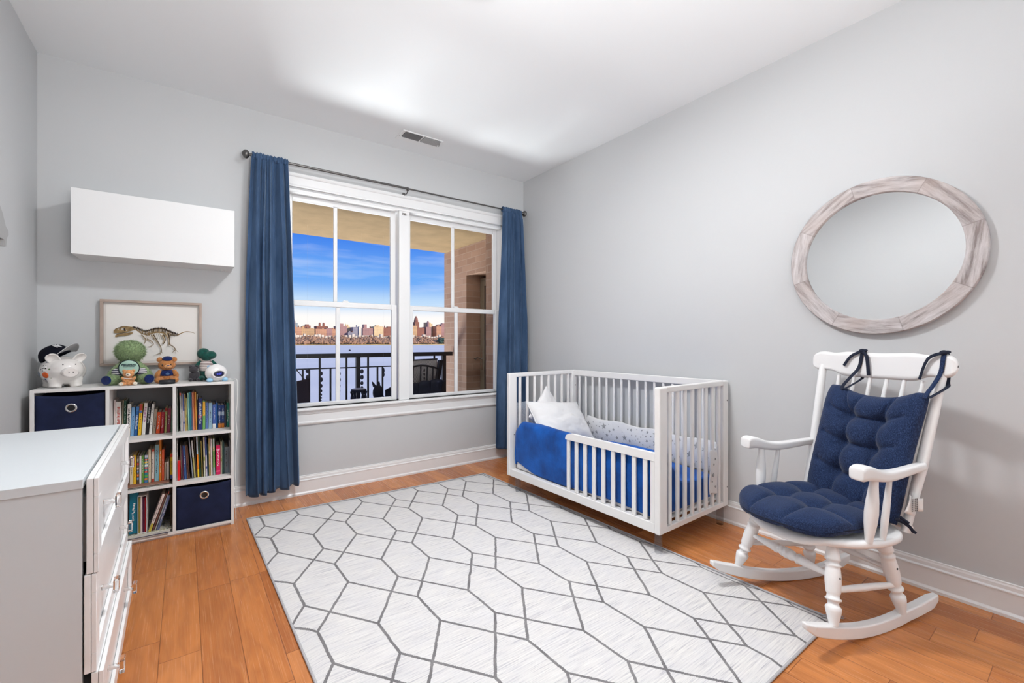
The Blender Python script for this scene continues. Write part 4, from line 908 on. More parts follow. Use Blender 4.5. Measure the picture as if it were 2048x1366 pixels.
# ------------------------------------------------------------------ rug
def rug_mat():
    q = N('trellis_rug'); uv = q.n('ShaderNodeUVMap').outputs[0]; s = q.n('ShaderNodeSeparateXYZ', {0: uv})
    wob = q.noise(q.n('ShaderNodeMapping', {0: uv, 'Scale': (14, 14, 1)}).outputs[0], 1, 2)
    X = q.M('ADD', q.M('SUBTRACT', s.outputs[0], .068), q.M('MULTIPLY', q.M('SUBTRACT', wob, .5), .008)); Y = q.M('ADD', q.M('SUBTRACT', s.outputs[1], .300), q.M('MULTIPLY', q.M('SUBTRACT', wob, .5), .006))
    p, per = .1985, .987
    u = q.M('PINGPONG', X, p); v = q.M('PINGPONG', Y, per/2); k = (.1035+.1855)/p; nk = math.hypot(1, k)
    f1 = q.M('DIVIDE', q.M('ABSOLUTE', q.M('SUBTRACT', v, q.M('ABSOLUTE', q.M('SUBTRACT', .1035, q.M('MULTIPLY', u, k))))), nk)
    u2 = q.M('SUBTRACT', p, u); v2 = q.M('SUBTRACT', per/2, v)
    f2 = q.M('DIVIDE', q.M('ABSOLUTE', q.M('SUBTRACT', v2, q.M('ABSOLUTE', q.M('SUBTRACT', .1035, q.M('MULTIPLY', u2, k))))), nk)
    def seg(uu, a, b):
        outside = q.M('MAXIMUM', q.M('MAXIMUM', q.M('SUBTRACT', a, v), q.M('SUBTRACT', v, b)), 0); return q.M('SQRT', q.M('ADD', q.M('MULTIPLY', uu, uu), q.M('MULTIPLY', outside, outside)))
    d = q.M('MINIMUM', q.M('MINIMUM', f1, f2), q.M('MINIMUM', seg(u, .1035, per/2-.1855), seg(u2, .1855, per/2-.1035)))
    fr = q.noise(q.n('ShaderNodeMapping', {0: uv, 'Scale': (110, 300, 1)}).outputs[0], 1, 2, .7)
    line = q.M('LESS_THAN', d, q.M('ADD', .0012, q.M('MULTIPLY', fr, .0082)))
    fade = q.noise(q.n('ShaderNodeMapping', {0: uv, 'Scale': (9, 11, 1)}).outputs[0], 1, 3)
    lc = q.mix(q.noise(q.n('ShaderNodeMapping', {0: uv, 'Scale': (260, 500, 1)}).outputs[0], 1, 2), (*lin((46, 46, 54)), 1), (*lin((150, 146, 146)), 1))
    # heathered base, streaks run across the rug
    st1 = q.noise(q.n('ShaderNodeMapping', {0: uv, 'Rotation': (0, 0, .0), 'Scale': (7, 190, 1)}).outputs[0], 1, 5, .72)
    base = q.ramp(st1, [(.34, lin((176, 174, 180))), (.46, lin((214, 211, 209))), (.64, lin((232, 229, 225)))])
    base = q.mix(q.M('MULTIPLY', q.ramp(fade, [(.3, (0, 0, 0)), (.7, (1, 1, 1))]), .35), base, (*lin((206, 205, 211)), 1))
    c = q.mix(q.M('MULTIPLY', line, q.M('ADD', .66, q.M('MULTIPLY', fade, .5))), base, lc)
    q.l(c, q.b.inputs['Base Color']); q.b.inputs['Roughness'].default_value = .95; q.b.inputs['Specular IOR Level'].default_value = .1
    h = q.M('SUBTRACT', q.M('ADD', q.M('MULTIPLY', st1, .5), q.M('MULTIPLY', fr, .4)), q.M('MULTIPLY', line, .25)); q.bump(h, .5, .004); return q.m
RC = [Vector((.275, 3.163)), Vector((1.957, 3.093)), Vector((2.045, .662)), Vector((.345, .655))]   # far left, far right, near right, near left
RWd, RLn = 1.69, 2.50
rg = empty('rug', (1.1, 1.9, 0), 0, 'pale cream area rug with a dark grey geometric lattice on the wood floor', 'rug')
def rugp(u, v, z=.0095):
    e0 = RC[0].lerp(RC[1], u); e1 = RC[3].lerp(RC[2], u); p = e0.lerp(e1, v); return (p.x-1.1, p.y-1.9, z)
g_ = MB()
nu, nv = 40, 60
def rf(u, v):
    z = .0098+.0006*noise.noise(Vector((u*9, v*13, 0))); e = min(u, 1-u)*RWd; e2 = min(v, 1-v)*RLn; m_ = min(e, e2)
    if m_ < .004: z = .0005
    return rugp(u, v, z)
us = [0, .0015]+[i/38 for i in range(1, 38)]+[.9985, 1]; vs_ = [0, .001]+[i/58 for i in range(1, 58)]+[.999, 1]
vv_ = [rf(u, v) for v in vs_ for u in us]; nU = len(us)
g_.add(vv_, [(j*nU+i, (j+1)*nU+i, (j+1)*nU+i+1, j*nU+i+1) for j in range(len(vs_)-1) for i in range(nU-1)], 0, True)
ro = g_.build('rug_pile', rug_mat(), rg)
uvl = ro.data.uv_layers.new(name='UVMap'); uvs = [(u*RWd, v*RLn) for v in vs_ for u in us]
for lp in ro.data.loops: uvl.data[lp.index].uv = uvs[lp.vertex_index]
bindm = mat('rug_binding', lin((178, 176, 178)), .9, .1)
cs = [rugp(0, 0, .005), rugp(1, 0, .005), rugp(1, 1, .005), rugp(0, 1, .005), rugp(0, 0, .005)]
bb = MB()
for a, b_ in zip(cs, cs[1:]): bb.tube([Vector(a).lerp(Vector(b_), i/20) for i in range(21)], .0046, 8)
bb.build('rug_binding', bindm, rg)
tf = MB(); c0 = Vector(rugp(1, 1, .006)); gg = random.Random(4)
# frayed yarn end at the near right corner
for i in range(14): tf.tube([c0+Vector((-.03, .22, 0)), c0+Vector((-.005+gg.uniform(-.01, .02), .20+gg.uniform(-.02, .02), .004)), c0+Vector((.03+gg.uniform(-.02, .02), .19+gg.uniform(-.03, .03), -.002))], .0012, 5)

tf.xf(Matrix.Translation((.01, -.19, 0))).build('frayed_yarn', bindm, rg)

# ------------------------------------------------------------------ crib
CX0, CY0, CA = 1.921, 1.368, math.radians(1.4)
CLn, CW, CZ0, CZ1 = 1.30, .705, .111, .865
crib = empty('crib', (CX0, CY0, 0), CA, 'white slatted toddler crib with clear acrylic legs against the right wall', 'crib')
# local: x across (0 room side .. CW wall), y along (0 near .. CLn window)
def cbox(name, x0, x1, y0, y1, z0, z1, bev=.005, m_=m_crib): return MB().box(x0, x1, y0, y1, z0, z1).build(name, m_, crib, bevel=bev, seg=3)
PT = .034
m_leg = glassy('clear_acrylic_leg', (.80, .81, .825), 1.9, .05)
for y0, y1 in ((0, PT), (CLn-PT, CLn)):
    cbox('end_post', 0, .070, y0, y1, CZ0, CZ1, .007); cbox('end_post', CW-.055, CW, y0, y1, CZ0, CZ1, .007)
    cbox('end_top_rail', .0705, CW-.0555, y0+.002, y1-.002, CZ1-.030, CZ1, .005); cbox('end_bottom_rail', .0705, CW-.0555, y0+.002, y1-.002, CZ0, CZ0+.030, .004)
    for k in range(8):
        x = .112+k*.0722; MB().tube([(x, (y0+y1)/2, CZ0+.030), (x, (y0+y1)/2, CZ1-.030)], .0115, 16).build('end_slat', m_crib, crib)
# back side
cbox('back_top_rail', CW-.030, CW-.004, PT, CLn-PT, CZ1-.046, CZ1-.001, .005); cbox('back_bottom_rail', CW-.030, CW-.004, PT, CLn-PT, CZ0+.002, CZ0+.05, .004)
for k in range(17):
    y = .080+k*.0712; MB().tube([(CW-.017, y, CZ0+.05), (CW-.017, y, CZ1-.046)], .0095, 12).build('back_slat', m_crib, crib)
# front: bottom rail and half guard rail
cbox('front_bottom_rail', .004, .030, PT, CLn-PT, CZ0, CZ0+.052, .004)
gd = MB()
gp = [(.0345, .482), (.0345, .524), (.640, .524), (.664, .520), (.682, .508), (.688, .494), (.688, .482)]
MB().prism(gp, (.005, 0, 0), (0, 1, 0), (0, 0, 1), (1, 0, 0), .024).build('guard_top_rail', m_crib, crib, bevel=.005, seg=3)
cbox('guard_post', .007, .027, .0345, .062, .163, .482, .003)
for k in range(9):
    y = .099+k*.0715+(-.002 if k == 8 else 0); MB().box(.010, .024, y-.0135, y+.0135, .163, .482).build('guard_slat', m_crib, crib, bevel=.005, seg=3)
cbox('mattress_support', .032, CW-.034, .038, CLn-.038, .150, .160, .001, m_=m_crib)
for x, y in ((.030, .028), (.030, CLn-.10), (CW-.05, .028), (CW-.05, CLn-.10)):
    MB().lathe((x, y, .0098 if (x < .1) else 0), (x, y, CZ0-.0002), [(0, .0185), (.03, .0195), (1, .0195)], 28).build('leg', m_leg, crib)
for y in (PT+.0005, CLn-PT-.0015):
    for z in (.74, .20): MB().tube([(CW-.02, y, z), (CW-.02, y+.001, z)], .005, 12).build('bolt_head', m_bronze, crib)
for z in (.745, .225): MB().tube([(CW-.018, -.0008, z), (CW-.018, .0005, z)], .0045, 12).build('bolt_head', m_bronze, crib)
MB().tube([(.045, CLn-PT-.001, .41), (.045, CLn-PT, .41)], .004, 10).build('bolt_head', m_bronze, crib)

def c2w(x, y, z): # crib local to world
    return (CX0+x*math.cos(CA)-y*math.sin(CA), CY0+x*math.sin(CA)+y*math.cos(CA), z)
def croot(name, label, cat, group=None): return empty(name, (CX0, CY0, 0), CA, label, cat, group)
m_sheet = mat('white_sheet', (.76, .75, .755), .85, .2, bump=.35, bs=14, bd=.01)
# mattress in its white cover
mt = croot('mattress', 'white covered mattress showing along the bottom of the crib under the blue blanket', 'mattress')
def soft_box(x0, x1, y0, y1, z0, z1, rad, n=40, wob=.004, seed=0, p=6):
    def fn(u, v):
        a = u*2*PI; ph = (v-.5)*PI
        cx, cy, cz = math.cos(a)*math.cos(ph), math.sin(a)*math.cos(ph), math.sin(ph)
        m_ = (abs(cx)**p+abs(cy)**p+abs(cz)**p)**(-1/p); x, y, z = cx*m_, cy*m_, cz*m_
        w_ = wob*noise.noise(Vector((x*2+seed, y*6, z*2)))
        return ((x0+x1)/2+x*(x1-x0)/2+w_, (y0+y1)/2+y*(y1-y0)/2+w_, (z0+z1)/2+z*(z1-z0)/2+w_)
    return MB().grid(fn, n*2, n, closeu=True)
soft_box(.062, CW-.045, .070, CLn-.075, .1605, .290, .02, 48, .006, 2, 8).build('mattress_body', m_sheet, mt)
# blue waffle blanket over a raised front bolster, hanging down towards the room side
def waffle():
    q = N('royal_blue_waffle'); v = q.coord('Object'); s = q.n('ShaderNodeSeparateXYZ', {0: v})
    a = q.M('ABSOLUTE', q.M('SINE', q.M('MULTIPLY', s.outputs[1], 420))); b_ = q.M('ABSOLUTE', q.M('SINE', q.M('MULTIPLY', q.M('ADD', s.outputs[2], s.outputs[0]), 420))); h = q.M('MINIMUM', a, b_)
    f = q.noise(v, 9, 4); q.l(q.ramp(f, [(.3, lin((0, 62, 132))), (.7, lin((4, 94, 188)))]), q.b.inputs['Base Color']); q.b.inputs['Roughness'].default_value = .8
    q.b.inputs['Specular IOR Level'].default_value = .25; q.b.inputs['Sheen Weight'].default_value = .12; q.bump(h, .35, .002); return q.m
m_waf = waffle()
def prof(t, y):
    """cross-section of the bed cover: t 0 = lower room-side hem ... 1 = wall side"""
    yk = y/CLn; top = .512-.050*max(0, min(1, (y-1.17)/.06))**2-.06*max(0, 1-y/.10)**2+.006*math.sin(y*7)
    hem = .178+.040*max(0, (y-1.05)/.2)+.012*math.sin(y*5.5)-.012*max(0, 1-y/.5); inner = .318-.02*min(1, abs(y-.7)/.6)
    pts = [(.044, hem), (.040, hem+.06), (.036, .34), (.036, top-.10), (.040, top-.03), (.062, top-.002), (.100, top-.006), (.150, top-.045), (.205, top-.105), (.270, inner+.030), (.36, inner+.012), (.50, inner+.006), (CW-.085, inner)]
    i = t*(len(pts)-1); a = int(min(len(pts)-2, i)); f_ = i-a
    p0 = pts[max(0, a-1)]; p1 = pts[a]; p2 = pts[a+1]; p3 = pts[min(len(pts)-1, a+2)]
    return tuple(.5*((2*b)+(-a_+c)*f_+(2*a_-5*b+4*c-d)*f_*f_+(-a_+3*b-3*c+d)*f_**3) for a_, b, c, d in zip(p0, p1, p2, p3))
bl = croot('blanket', 'royal blue waffle blanket tucked over the crib mattress', 'blanket')
def bfn(u, v):
    y = .052+u*(CLn-.104-.012); x, z = prof(v, y); n1 = noise.noise(Vector((y*4, v*5, 1.3))); n2 = noise.noise(Vector((y*14, v*9, 4)))
    pull = .010*n1+.0035*n2; bulge = .012*math.sin(min(1, v*2.4)*PI)*math.sin(PI*u)
    return (x-(bulge if v < .35 else 0)*.4+max(0, pull)*.3, y+.006*n2, z+(pull if v > .35 else 0))
MB().grid(bfn, 110, 70).build('blanket_body', m_waf, bl, solid=.006)
# near end of the bedding: blanket side wall
def nfn(u, v):
    x, z = prof(.12+u*.86, .052); z0 = .178; return (x, .050-.004*math.sin(u*9)*math.sin(v*PI)-.002, z0+(z-z0)*v)
MB().grid(nfn, 50, 20).build('blanket_end', m_waf, bl, solid=.005)
def ffn(u, v):
    x, z = prof(.06+u*.9, CLn-.064); z0 = .20; return (x, CLn-.062+.004*math.sin(u*9)*math.sin(v*PI), z0+(z-z0)*v)
MB().grid(ffn, 50, 20).build('blanket_end', m_waf, bl, solid=.005)
# raised bolster under the blanket edge and gathered white sheet at the bottom
sh = croot('fitted_sheet', 'white fitted sheet gathered below the blue blanket at the crib foot', 'sheet')
def sfn(u, v):
    y = .05+u*(CLn-.11); zt = .205+.055*max(0, (y-1.0)/.24)**2+.008*math.sin(y*6); return (.0505+.002*math.sin(y*40)*(1-v), y, .166+(zt-.166)*v)
MB().grid(sfn, 120, 8).build('sheet_side', m_sheet, sh, solid=.002)
MB().grid(lambda u, v: (.05+u*(CW-.12),   .0585+.002*math.sin(u*60)*(1-v), .164+(.190-.164)*v), 80, 6).build('sheet_end', m_sheet, sh, solid=.002)

# star bumper along the wall side, folded over the near end
star = N('grey_star_print'); vv = star.coord('Object'); st_ = star.n('ShaderNodeSeparateXYZ', {0: vv})
star_m = star.m; star.b.inputs['Base Color'].default_value = (.74, .735, .74, 1); star.b.inputs['Roughness'].default_value = .9; star.bump(star.noise(vv, 16, 3), .35, .008)
m_stargrey = mat('star_grey', (.34, .34, .345), .9)
bp = croot('crib_bumper', 'white crib bumper printed with grey stars along the wall side', 'crib bumper')
def bump_pt(y, z, off=0):
    x = CW-.036-.022*math.sin(PI*min(1, max(0, (z-.29)/.22)))-off+.004*noise.noise(Vector((y*7, z*10, 0))); return (x, y, z)
def closed_panel(front, th, axis, nu, nv):
    # padded panel: outer face, inner face and rounded rims in one surface
    def fn(a, u):
        t = a*2*PI; v = .5-.5*math.cos(t)*1.0; w_ = math.sin(t); w_ = (abs(w_)**.35)*(1 if w_ >= 0 else -1)
        p = Vector(front(u, v)); return tuple(p+Vector(axis)*(w_*th/2))
    g_ = MB().grid(fn, nu, nv, closeu=True); g_.add(g_.v[:nu], [tuple(range(nu-1, -1, -1))]); g_.add(g_.v[(nv-1)*nu:nv*nu], [tuple(range(nu))]); return g_
pn = closed_panel(lambda u, v: bump_pt(.052+u*1.06, .30+v*(.205-.02*(1-u)+.006*math.sin(u*20))), .012, (1, 0, 0), 40, 90)
gs = random.Random(11)
def star_poly(cx, cz, rad, rot):
    return [(cx+math.cos(rot+k*PI/5)*(rad if k % 2 == 0 else rad*.42), cz+math.sin(rot+k*PI/5)*(rad if k % 2 == 0 else rad*.42)) for k in range(10)]
placed = []
for _ in range(900):
    y, z, rad = gs.uniform(.08, 1.09), gs.uniform(.325, .475), gs.choice((.005, .007, .008, .013, .017, .026))
    if any((y-a)**2+(z-b_)**2 < (rad+c+.008)**2 for a, b_, c in placed): continue
    placed.append((y, z, rad)); poly_ = star_poly(y, z, rad, gs.uniform(0, 2)); pts_ = [bump_pt(a, b_, .0070) for a, b_ in poly_]; c_ = bump_pt(y, z, .0072)
    pn.add([c_]+pts_, [(0, 1+k, 1+(k+1) % 10) for k in range(10)], 1)
    if len(placed) > 95: break
pn.build('bumper_panel', [star_m, m_stargrey], bp)
# folded bumper end hanging over the near end slats: two flaps
for i, (x0, x1, z0, z1, yo) in enumerate(((.470, .548, .222, .470, -.006), (.600, .664, .232, .455, .040))):
    fl_ = closed_panel(lambda u, v: (x0+(x1-x0)*u, yo-.004+.006*math.sin(u*PI)*(1 if i == 0 else .5)+.003*math.sin(v*7), z0+(z1-z0)*v+.006*math.sin(u*5)), .007, (0, 1, 0), 32, 16)
    fy = yo-.0095
    for (a, b_, rad) in (((x0*.6+x1*.4), z0+.11, .013), ((x0*.3+x1*.7), z0+.04, .008), ((x0*.5+x1*.5), z0+.17, .006), ((x0*.75+x1*.25), z0+.075, .005), ((x0*.3+x1*.7), z0+.20, .007)):
        fl_.prism(star_poly(a, b_, rad, rad*100), (0, fy, 0), (1, 0, 0), (0, 0, 1), (0, 1, 0), .004, 1)
    fl_.build('bumper_flap', [star_m, m_stargrey], bp)
MB().grid(lambda u, v: (.55+.10*u, .0+.05*u-.004, .468+.012*math.sin(u*PI)+.010*v), 14, 4).build('bumper_fold', star_m, bp, solid=.008)

# pillows at the window end
def pillow(w_, h_, t, seed, sag=0.0):
    def side(sg):
        def fn(u, v):
            x, y = u*2-1, v*2-1; e = max(0, (1-abs(x)**2.6))*max(0, (1-abs(y)**2.6)); pin = 1-.10*(1-abs(y)**2)*abs(x)**3
            px_ = x*w_/2*(1-.055*(1-y*y)); py_ = y*h_/2*(1-.055*(1-x*x))
            wr = noise.noise(Vector((x*2.4+seed, y*2.4, 0)))*.012+noise.noise(Vector((x*6, y*6+seed, 3)))*.005
            return (px_, sg*(t/2*e**.55+wr*e**.5), py_)
        return fn
    m_ = MB().grid(side(1), 40, 40); k = MB().grid(side(-1), 40, 40)
    m_.add(k.v, [list(reversed(f_)) for f_ in k.f], 0, True); return m_
def place_pillow(name, label, w_, h_, t, seed, loc, rot, piping=True, m_=m_sheet):
    o = croot(name, label, 'pillow', None); R = Matrix.Translation(loc) @ rot.to_4x4()
    MB_ = pillow(w_, h_, t, seed).xf(R); MB_.build('pillow_body', m_, o, merge=True)
    if piping:
        pts = []
        for k in range(161):
            a = k/160*4; s_ = int(a) % 4; f_ = a-int(a); f_ = f_*2-1
            x, y = [(f_, -1), (1, f_), (-f_, 1), (-1, -f_)][s_]; pts.append(R @ Vector((x*w_/2*(1-.055*(1-y*y)), 0, y*h_/2*(1-.055*(1-x*x)))))
        MB().tube(pts, .0035, 8, caps=False).build('piping', m_, o)
    return o
place_pillow('pillow', 'white pillow leaning on the window end of the crib, in front', .50, .34, .15, 3, (.345, 1.085, .505), RZ(math.radians(-4)) @ RY(math.radians(5)) @ RX(math.radians(-42)))
place_pillow('pillow', 'white pillow corner sticking up behind the front crib pillow', .36, .32, .09, 8, (.335, 1.205, .520), RZ(math.radians(2)) @ RY(math.radians(48)) @ RX(math.radians(-10)), False)

# grey fabric ottoman behind the far end of the crib
m_greyfab = mat('grey_tweed', lin((150, 158, 170)), .95, .1, var=.35, vs=160)
o = empty('fabric_ottoman', (2.44, 3.00, 0), 0, 'grey tweed fabric block standing behind the crib by the corner curtain', 'ottoman')
soft_box(-.15, .15, -.15, .15, .0, .565, .02, 30, .004, 5, 12).build('ottoman_body', m_greyfab, o)

# ------------------------------------------------------------------ rocking chair (x backwards, y to the sitter's right, z up)
KS = .973
CH = dict(loc=(1.918, .805, .0297), rz=-.3469, sc=KS)
ch = empty('rocking_chair', CH['loc'], CH['rz'], 'white painted wooden rocking chair with turned legs in the right corner', 'rocking chair', sc=KS)
rc = ch
FZ = -.0305
def arc_z(b): # underside of a rocker
    return FZ+.47*(b-.315)**2+.0*(b)
for s in (-1, 1):
    def wy(b): return s*(.232-.052*max(0, min(1, (b+.1)/.55)))
    n = 44; mb = MB(); prev = None; vs = []
    for i in range(n+1):
        b = -.140+.765*i/n; e = min(1, min(i, n-i)/3.0+.25); zb = arc_z(b)+(1-e)*.018; zt = arc_z(b)+.047-(1-e)*.008; hw = .0175*(.6+.4*e)
        if b < -.02: zt = min(zt, arc_z(b)+.047-.10*(-.02-b))
        y = wy(b); vs += [(b, y-hw, zb), (b, y+hw, zb), (b, y+hw, zt), (b, y-hw, zt)]
    fs = [(3, 2, 1, 0), (4*n, 4*n+1, 4*n+2, 4*n+3)]
    for i in range(n):
        for k in range(4): fs.append((4*i+k, 4*i+(k+1) % 4, 4*i+4+(k+1) % 4, 4*i+4+k))
    mb.add(vs, fs, 0, False).build('rocker', m_chairw, rc, bevel=.006, seg=3)
LP = [(0, .0150), (.03, .0155), (.10, .0205), (.17, .0250), (.215, .0265), (.235, .0225), (.245, .0190), (.27, .0175), (.295, .0205), (.305, .0260), (.325, .0262), (.335, .0215), (.37, .0200), (.395, .0235), (.405, .0240), (.44, .0245), (.52, .0265), (.60, .0265), (.68, .0245), (.71, .0235), (.722, .0265), (.738, .0265), (.75, .021), (.765, .0190), (.785, .021), (.795, .0262), (.81, .0255), (.85, .0240), (.91, .0200), (1, .0165)]
def zr(b): return arc_z(b)+.046
legs = {}
for s in (-1, 1):
    for nm, p0, p1 in (('front', (.005, s*.227, zr(.005)), (.073, s*.170, .328)), ('rear', (.405, s*.196, zr(.405)), (.335, s*.168, .330))):
        MB().lathe(p0, p1, LP, 22).build('leg', m_chairw, rc); legs[nm, s] = (Vector(p0), Vector(p1))
        d_ = Vector(p0).lerp(Vector(p1), .60)
        MB().tube([d_+Vector((0, s*.0235, 0)), d_+Vector((0, s*.0272, 0))], .0042, 12).build('screw_hole', m_dark, rc)
    a, b = legs['front', s], legs['rear', s]
    MB().lathe(a[0].lerp(a[1], .42), b[0].lerp(b[1], .36), [(0, .009), (.15, .0115), (.5, .0135), (.85, .0115), (1, .009)], 16).build('side_stretcher', m_chairw, rc)
TP = [(0, .0075), (.1, .010), (.26, .0165), (.33, .0185), (.345, .0150), (.36, .0205), (.375, .0205), (.385, .0150), (.42, .0165), (.44, .0205), (.455, .0205), (.465, .0165), (.48, .0215), (.52, .0215), (.535, .0165), (.545, .0205), (.56, .0205), (.58, .0165), (.615, .0150), (.625, .0205), (.64, .0205), (.655, .0150), (.67, .0185), (.74, .0165), (.9, .010), (1, .0075)]
MB().lathe(legs['front', -1][0].lerp(legs['front', -1][1], .58), legs['front', 1][0].lerp(legs['front', 1][1], .58), TP, 20).build('front_stretcher', m_chairw, rc)
MB().lathe(legs['rear', -1][0].lerp(legs['rear', -1][1], .55), legs['rear', 1][0].lerp(legs['rear', 1][1], .55), [(0, .009), (.5, .0135), (1, .009)], 16).build('rear_stretcher', m_chairw, rc)
# seat with rounded sides and drooping front lip
def seat_edge(t):
    # outline angle t, returns b,y ; b from -.03 to .435
    ct, st = math.cos(t), math.sin(t); n_ = 2.9; m_ = (abs(ct)**n_+abs(st)**n_)**(-1/n_); b = .200-ct*m_*.232; y = st*m_*(.262-.035*max(0, (ct*m_))); return b, y
def sf_(u, v):
    t = u*2*PI; e = [0, .35, .7, .90, .965, .99, 1, .995, .97, .9, .5, 0][int(round(v*11))]; z = [.348, .348, .351, .358, .358, .3535, .345, .336, .330, .328, .328, .328][int(round(v*11))]
    b, y = seat_edge(t); b = .2+(b-.2)*e; y = y*e; lip = -.030*max(0, (.03-b)/.06)**1.5 if b < .03 else 0; return (b, y, z+lip)
MB().grid(sf_, 80, 12, closeu=True).build('seat', m_chairw, rc, merge=True)
rb_ = MB()
for k in range(-4, 5): rb_.box(.16, .418, k*.05-.0012, k*.05+.0012, .3572, .3583)
MB().tube([(.415, -.22, .364), (.43, -.15, .364), (.436, 0, .364), (.43, .15, .364), (.415, .22, .364)], .0125, 14).build('seat_back_bead', m_chairw, rc)
# back posts, crest rail, spindles
for s in (-1, 1):
    MB().tube([(.392, s*.215, .352), (.425, s*.219, .47), (.462, s*.226, .60), (.503, s*.236, .78), (.542, s*.246, .955), (.548, s*.247, .985)], [.0150, .0170, .0195, .0185, .0165, .0120], 18).build('back_post', m_chairw, rc)
def bow(y): return .545+.020*(1-(y/.3)**2)+0.0
outline_top = [(-.298, 1.004), (-.294, 1.024), (-.282, 1.040), (-.262, 1.050), (-.24, 1.0515), (-.215, 1.048), (-.195, 1.0455), (-.175, 1.047), (-.15, 1.0505), (-.13, 1.052), (-.08, 1.050), (0, 1.0475), (.08, 1.050), (.13, 1.052), (.15, 1.0505), (.175, 1.047), (.195, 1.0455), (.215, 1.048), (.24, 1.0515), (.262, 1.050), (.282, 1.040), (.294, 1.024), (.298, 1.004)]
outline_bot = [(.298, 1.004), (.296, .988), (.289, .972), (.276, .961), (.258, .956), (.238, .9565), (.215, .957), (.195, .9545), (.178, .9475), (.162, .940), (.146, .9355), (.10, .9335), (0, .932), (-.10, .9335), (-.146, .9355), (-.162, .940), (-.178, .9475), (-.195, .9545), (-.215, .957), (-.238, .9565), (-.258, .956), (-.276, .961), (-.289, .972), (-.296, .988), (-.298, 1.004)]
m_ = MB(); T_ = smooth_pts(outline_top, 3); B_ = list(reversed(smooth_pts(outline_bot, 3)))
def samp(L, t):
    i = t*(len(L)-1); a = int(min(len(L)-2, i)); f_ = i-a; return (L[a][0]+(L[a+1][0]-L[a][0])*f_, L[a][1]+(L[a+1][1]-L[a][1])*f_)
def zt_at(L, y):
    for a, b in zip(L, L[1:]):
        if min(a[0], b[0]) <= y <= max(a[0], b[0]) and abs(a[0]-b[0]) > 1e-9: return a[1]+(b[1]-a[1])*(y-a[0])/(b[0]-a[0])
    return L[0][1]
def crest(u, v, side):
    y = -.298*math.cos(PI*u) if False else (-.2975+.595*(.5-.5*math.cos(PI*u))); t = zt_at(T_, y); b = zt_at(B_, y); z = b+(t-b)*v
    e = min(v, 1-v, ) ; ed = min(1, math.sqrt(max(0, e*9))) ; ee = min(1, math.sqrt(max(0, (.298-abs(y))/.014))); x = bow(y)+.06*(z-.99)+side*.0135*ed*ee; return (x, y, z)
MB1 = MB().grid(lambda u, v: crest(u, v, -1), 90, 18); k_ = MB().grid(lambda u, v: crest(u, v, 1), 90, 18); MB1.add(k_.v, [list(reversed(f_)) for f_ in k_.f], 0, True)
MB1.build('crest_rail', m_chairw, rc, merge=True)
for y in (-.177, -.106, -.036, .034, .104, .174):
    MB().tube([(.412, y*.86, .357), (.47, y*.9, .6), (bow(y), y, .937)], [.0085, .0105, .0075], 12).build('back_spindle', m_chairw, rc)
# arms: curved with a rolled hand rest
for s in (-1, 1):
    pa = [(.074, .617, .024, .0270), (.082, .620, .0325, .0275), (.105, .6215, .0335, .0262), (.135, .617, .031, .0245), (.170, .607, .0275, .0225), (.210, .599, .0245, .0205), (.255, .5955, .0225, .0195), (.310, .598, .021, .0180), (.365, .6025, .0195, .0170), (.415, .607, .0185, .0165), (.462, .610, .0175, .0160)]
    pa = smooth_pts(pa, 4); vs = []; fs = []; N_ = 20
    for i, (b, z, ht, hw) in enumerate(pa):
        y = s*(.262-.085*max(0, (b-.12))**1.1*1.0-.004)
        if i == 0: ht, hw = ht*.75, hw*.75
        for k in range(N_):
            a = 2*PI*k/N_; ca_, sa_ = math.cos(a), math.sin(a); m_ = (abs(ca_)**6+abs(sa_)**6)**(-1/6); vs.append((b, y+ca_*m_*hw*1.02, z+sa_*m_*ht*.82))
    for i in range(len(pa)-1):
        for k in range(N_): fs.append((i*N_+k, i*N_+(k+1) % N_, (i+1)*N_+(k+1) % N_, (i+1)*N_+k))
    fs += [tuple(range(N_-1, -1, -1)), tuple(range((len(pa)-1)*N_, len(pa)*N_))]
    MB().add(vs, fs, 0, True).build('armrest', m_chairw, rc)
    MB().lathe((.152, s*.246, .352), (.170, s*.254, .598), [(0, .012), (.1, .0145), (.3, .0205), (.45, .0225), (.62, .0205), (.85, .0150), (1, .0125)], 20).build('arm_post', m_chairw, rc)
    MB().lathe((.222, s*.247, .352), (.262, s*.245, .588), [(0, .0095), (.3, .0125), (.6, .0115), (1, .0085)], 16).build('arm_spindle', m_chairw, rc)

# ------------------------------------------------------------------ denim cushions
def denim():
    q = N('indigo_denim'); v = q.coord('Object'); f = q.noise(q.n('ShaderNodeMapping', {0: v, 'Scale': (700, 700, 120)}).outputs[0], 1, 3, .7); g = q.noise(v, 9, 4, .6)
    c = q.ramp(f, [(.34, lin((14, 20, 40))), (.52, lin((34, 52, 88))), (.7, lin((72, 94, 138)))]); c = q.mix(q.M('MULTIPLY', g, .38), c, (*lin((30, 32, 52)), 1)); q.l(c, q.b.inputs['Base Color'])
    q.b.inputs['Roughness'].default_value = .9; q.b.inputs['Specular IOR Level'].default_value = .15; q.b.inputs['Sheen Weight'].default_value = .12; q.bump(f, .3, .0012); return q.m
m_denim = denim(); m_tie = mat('dark_denim_tie', lin((40, 44, 58)), .9, .15, bump=.3, bs=500)
def seglist_dist(p, a, b):
    ax, ay = a; bx, by = b; px_, py_ = p; dx, dy = bx-ax, by-ay; t = max(0, min(1, ((px_-ax)*dx+(py_-ay)*dy)/(dx*dx+dy*dy+1e-12))); return math.hypot(px_-ax-dx*t, py_-ay-dy*t)
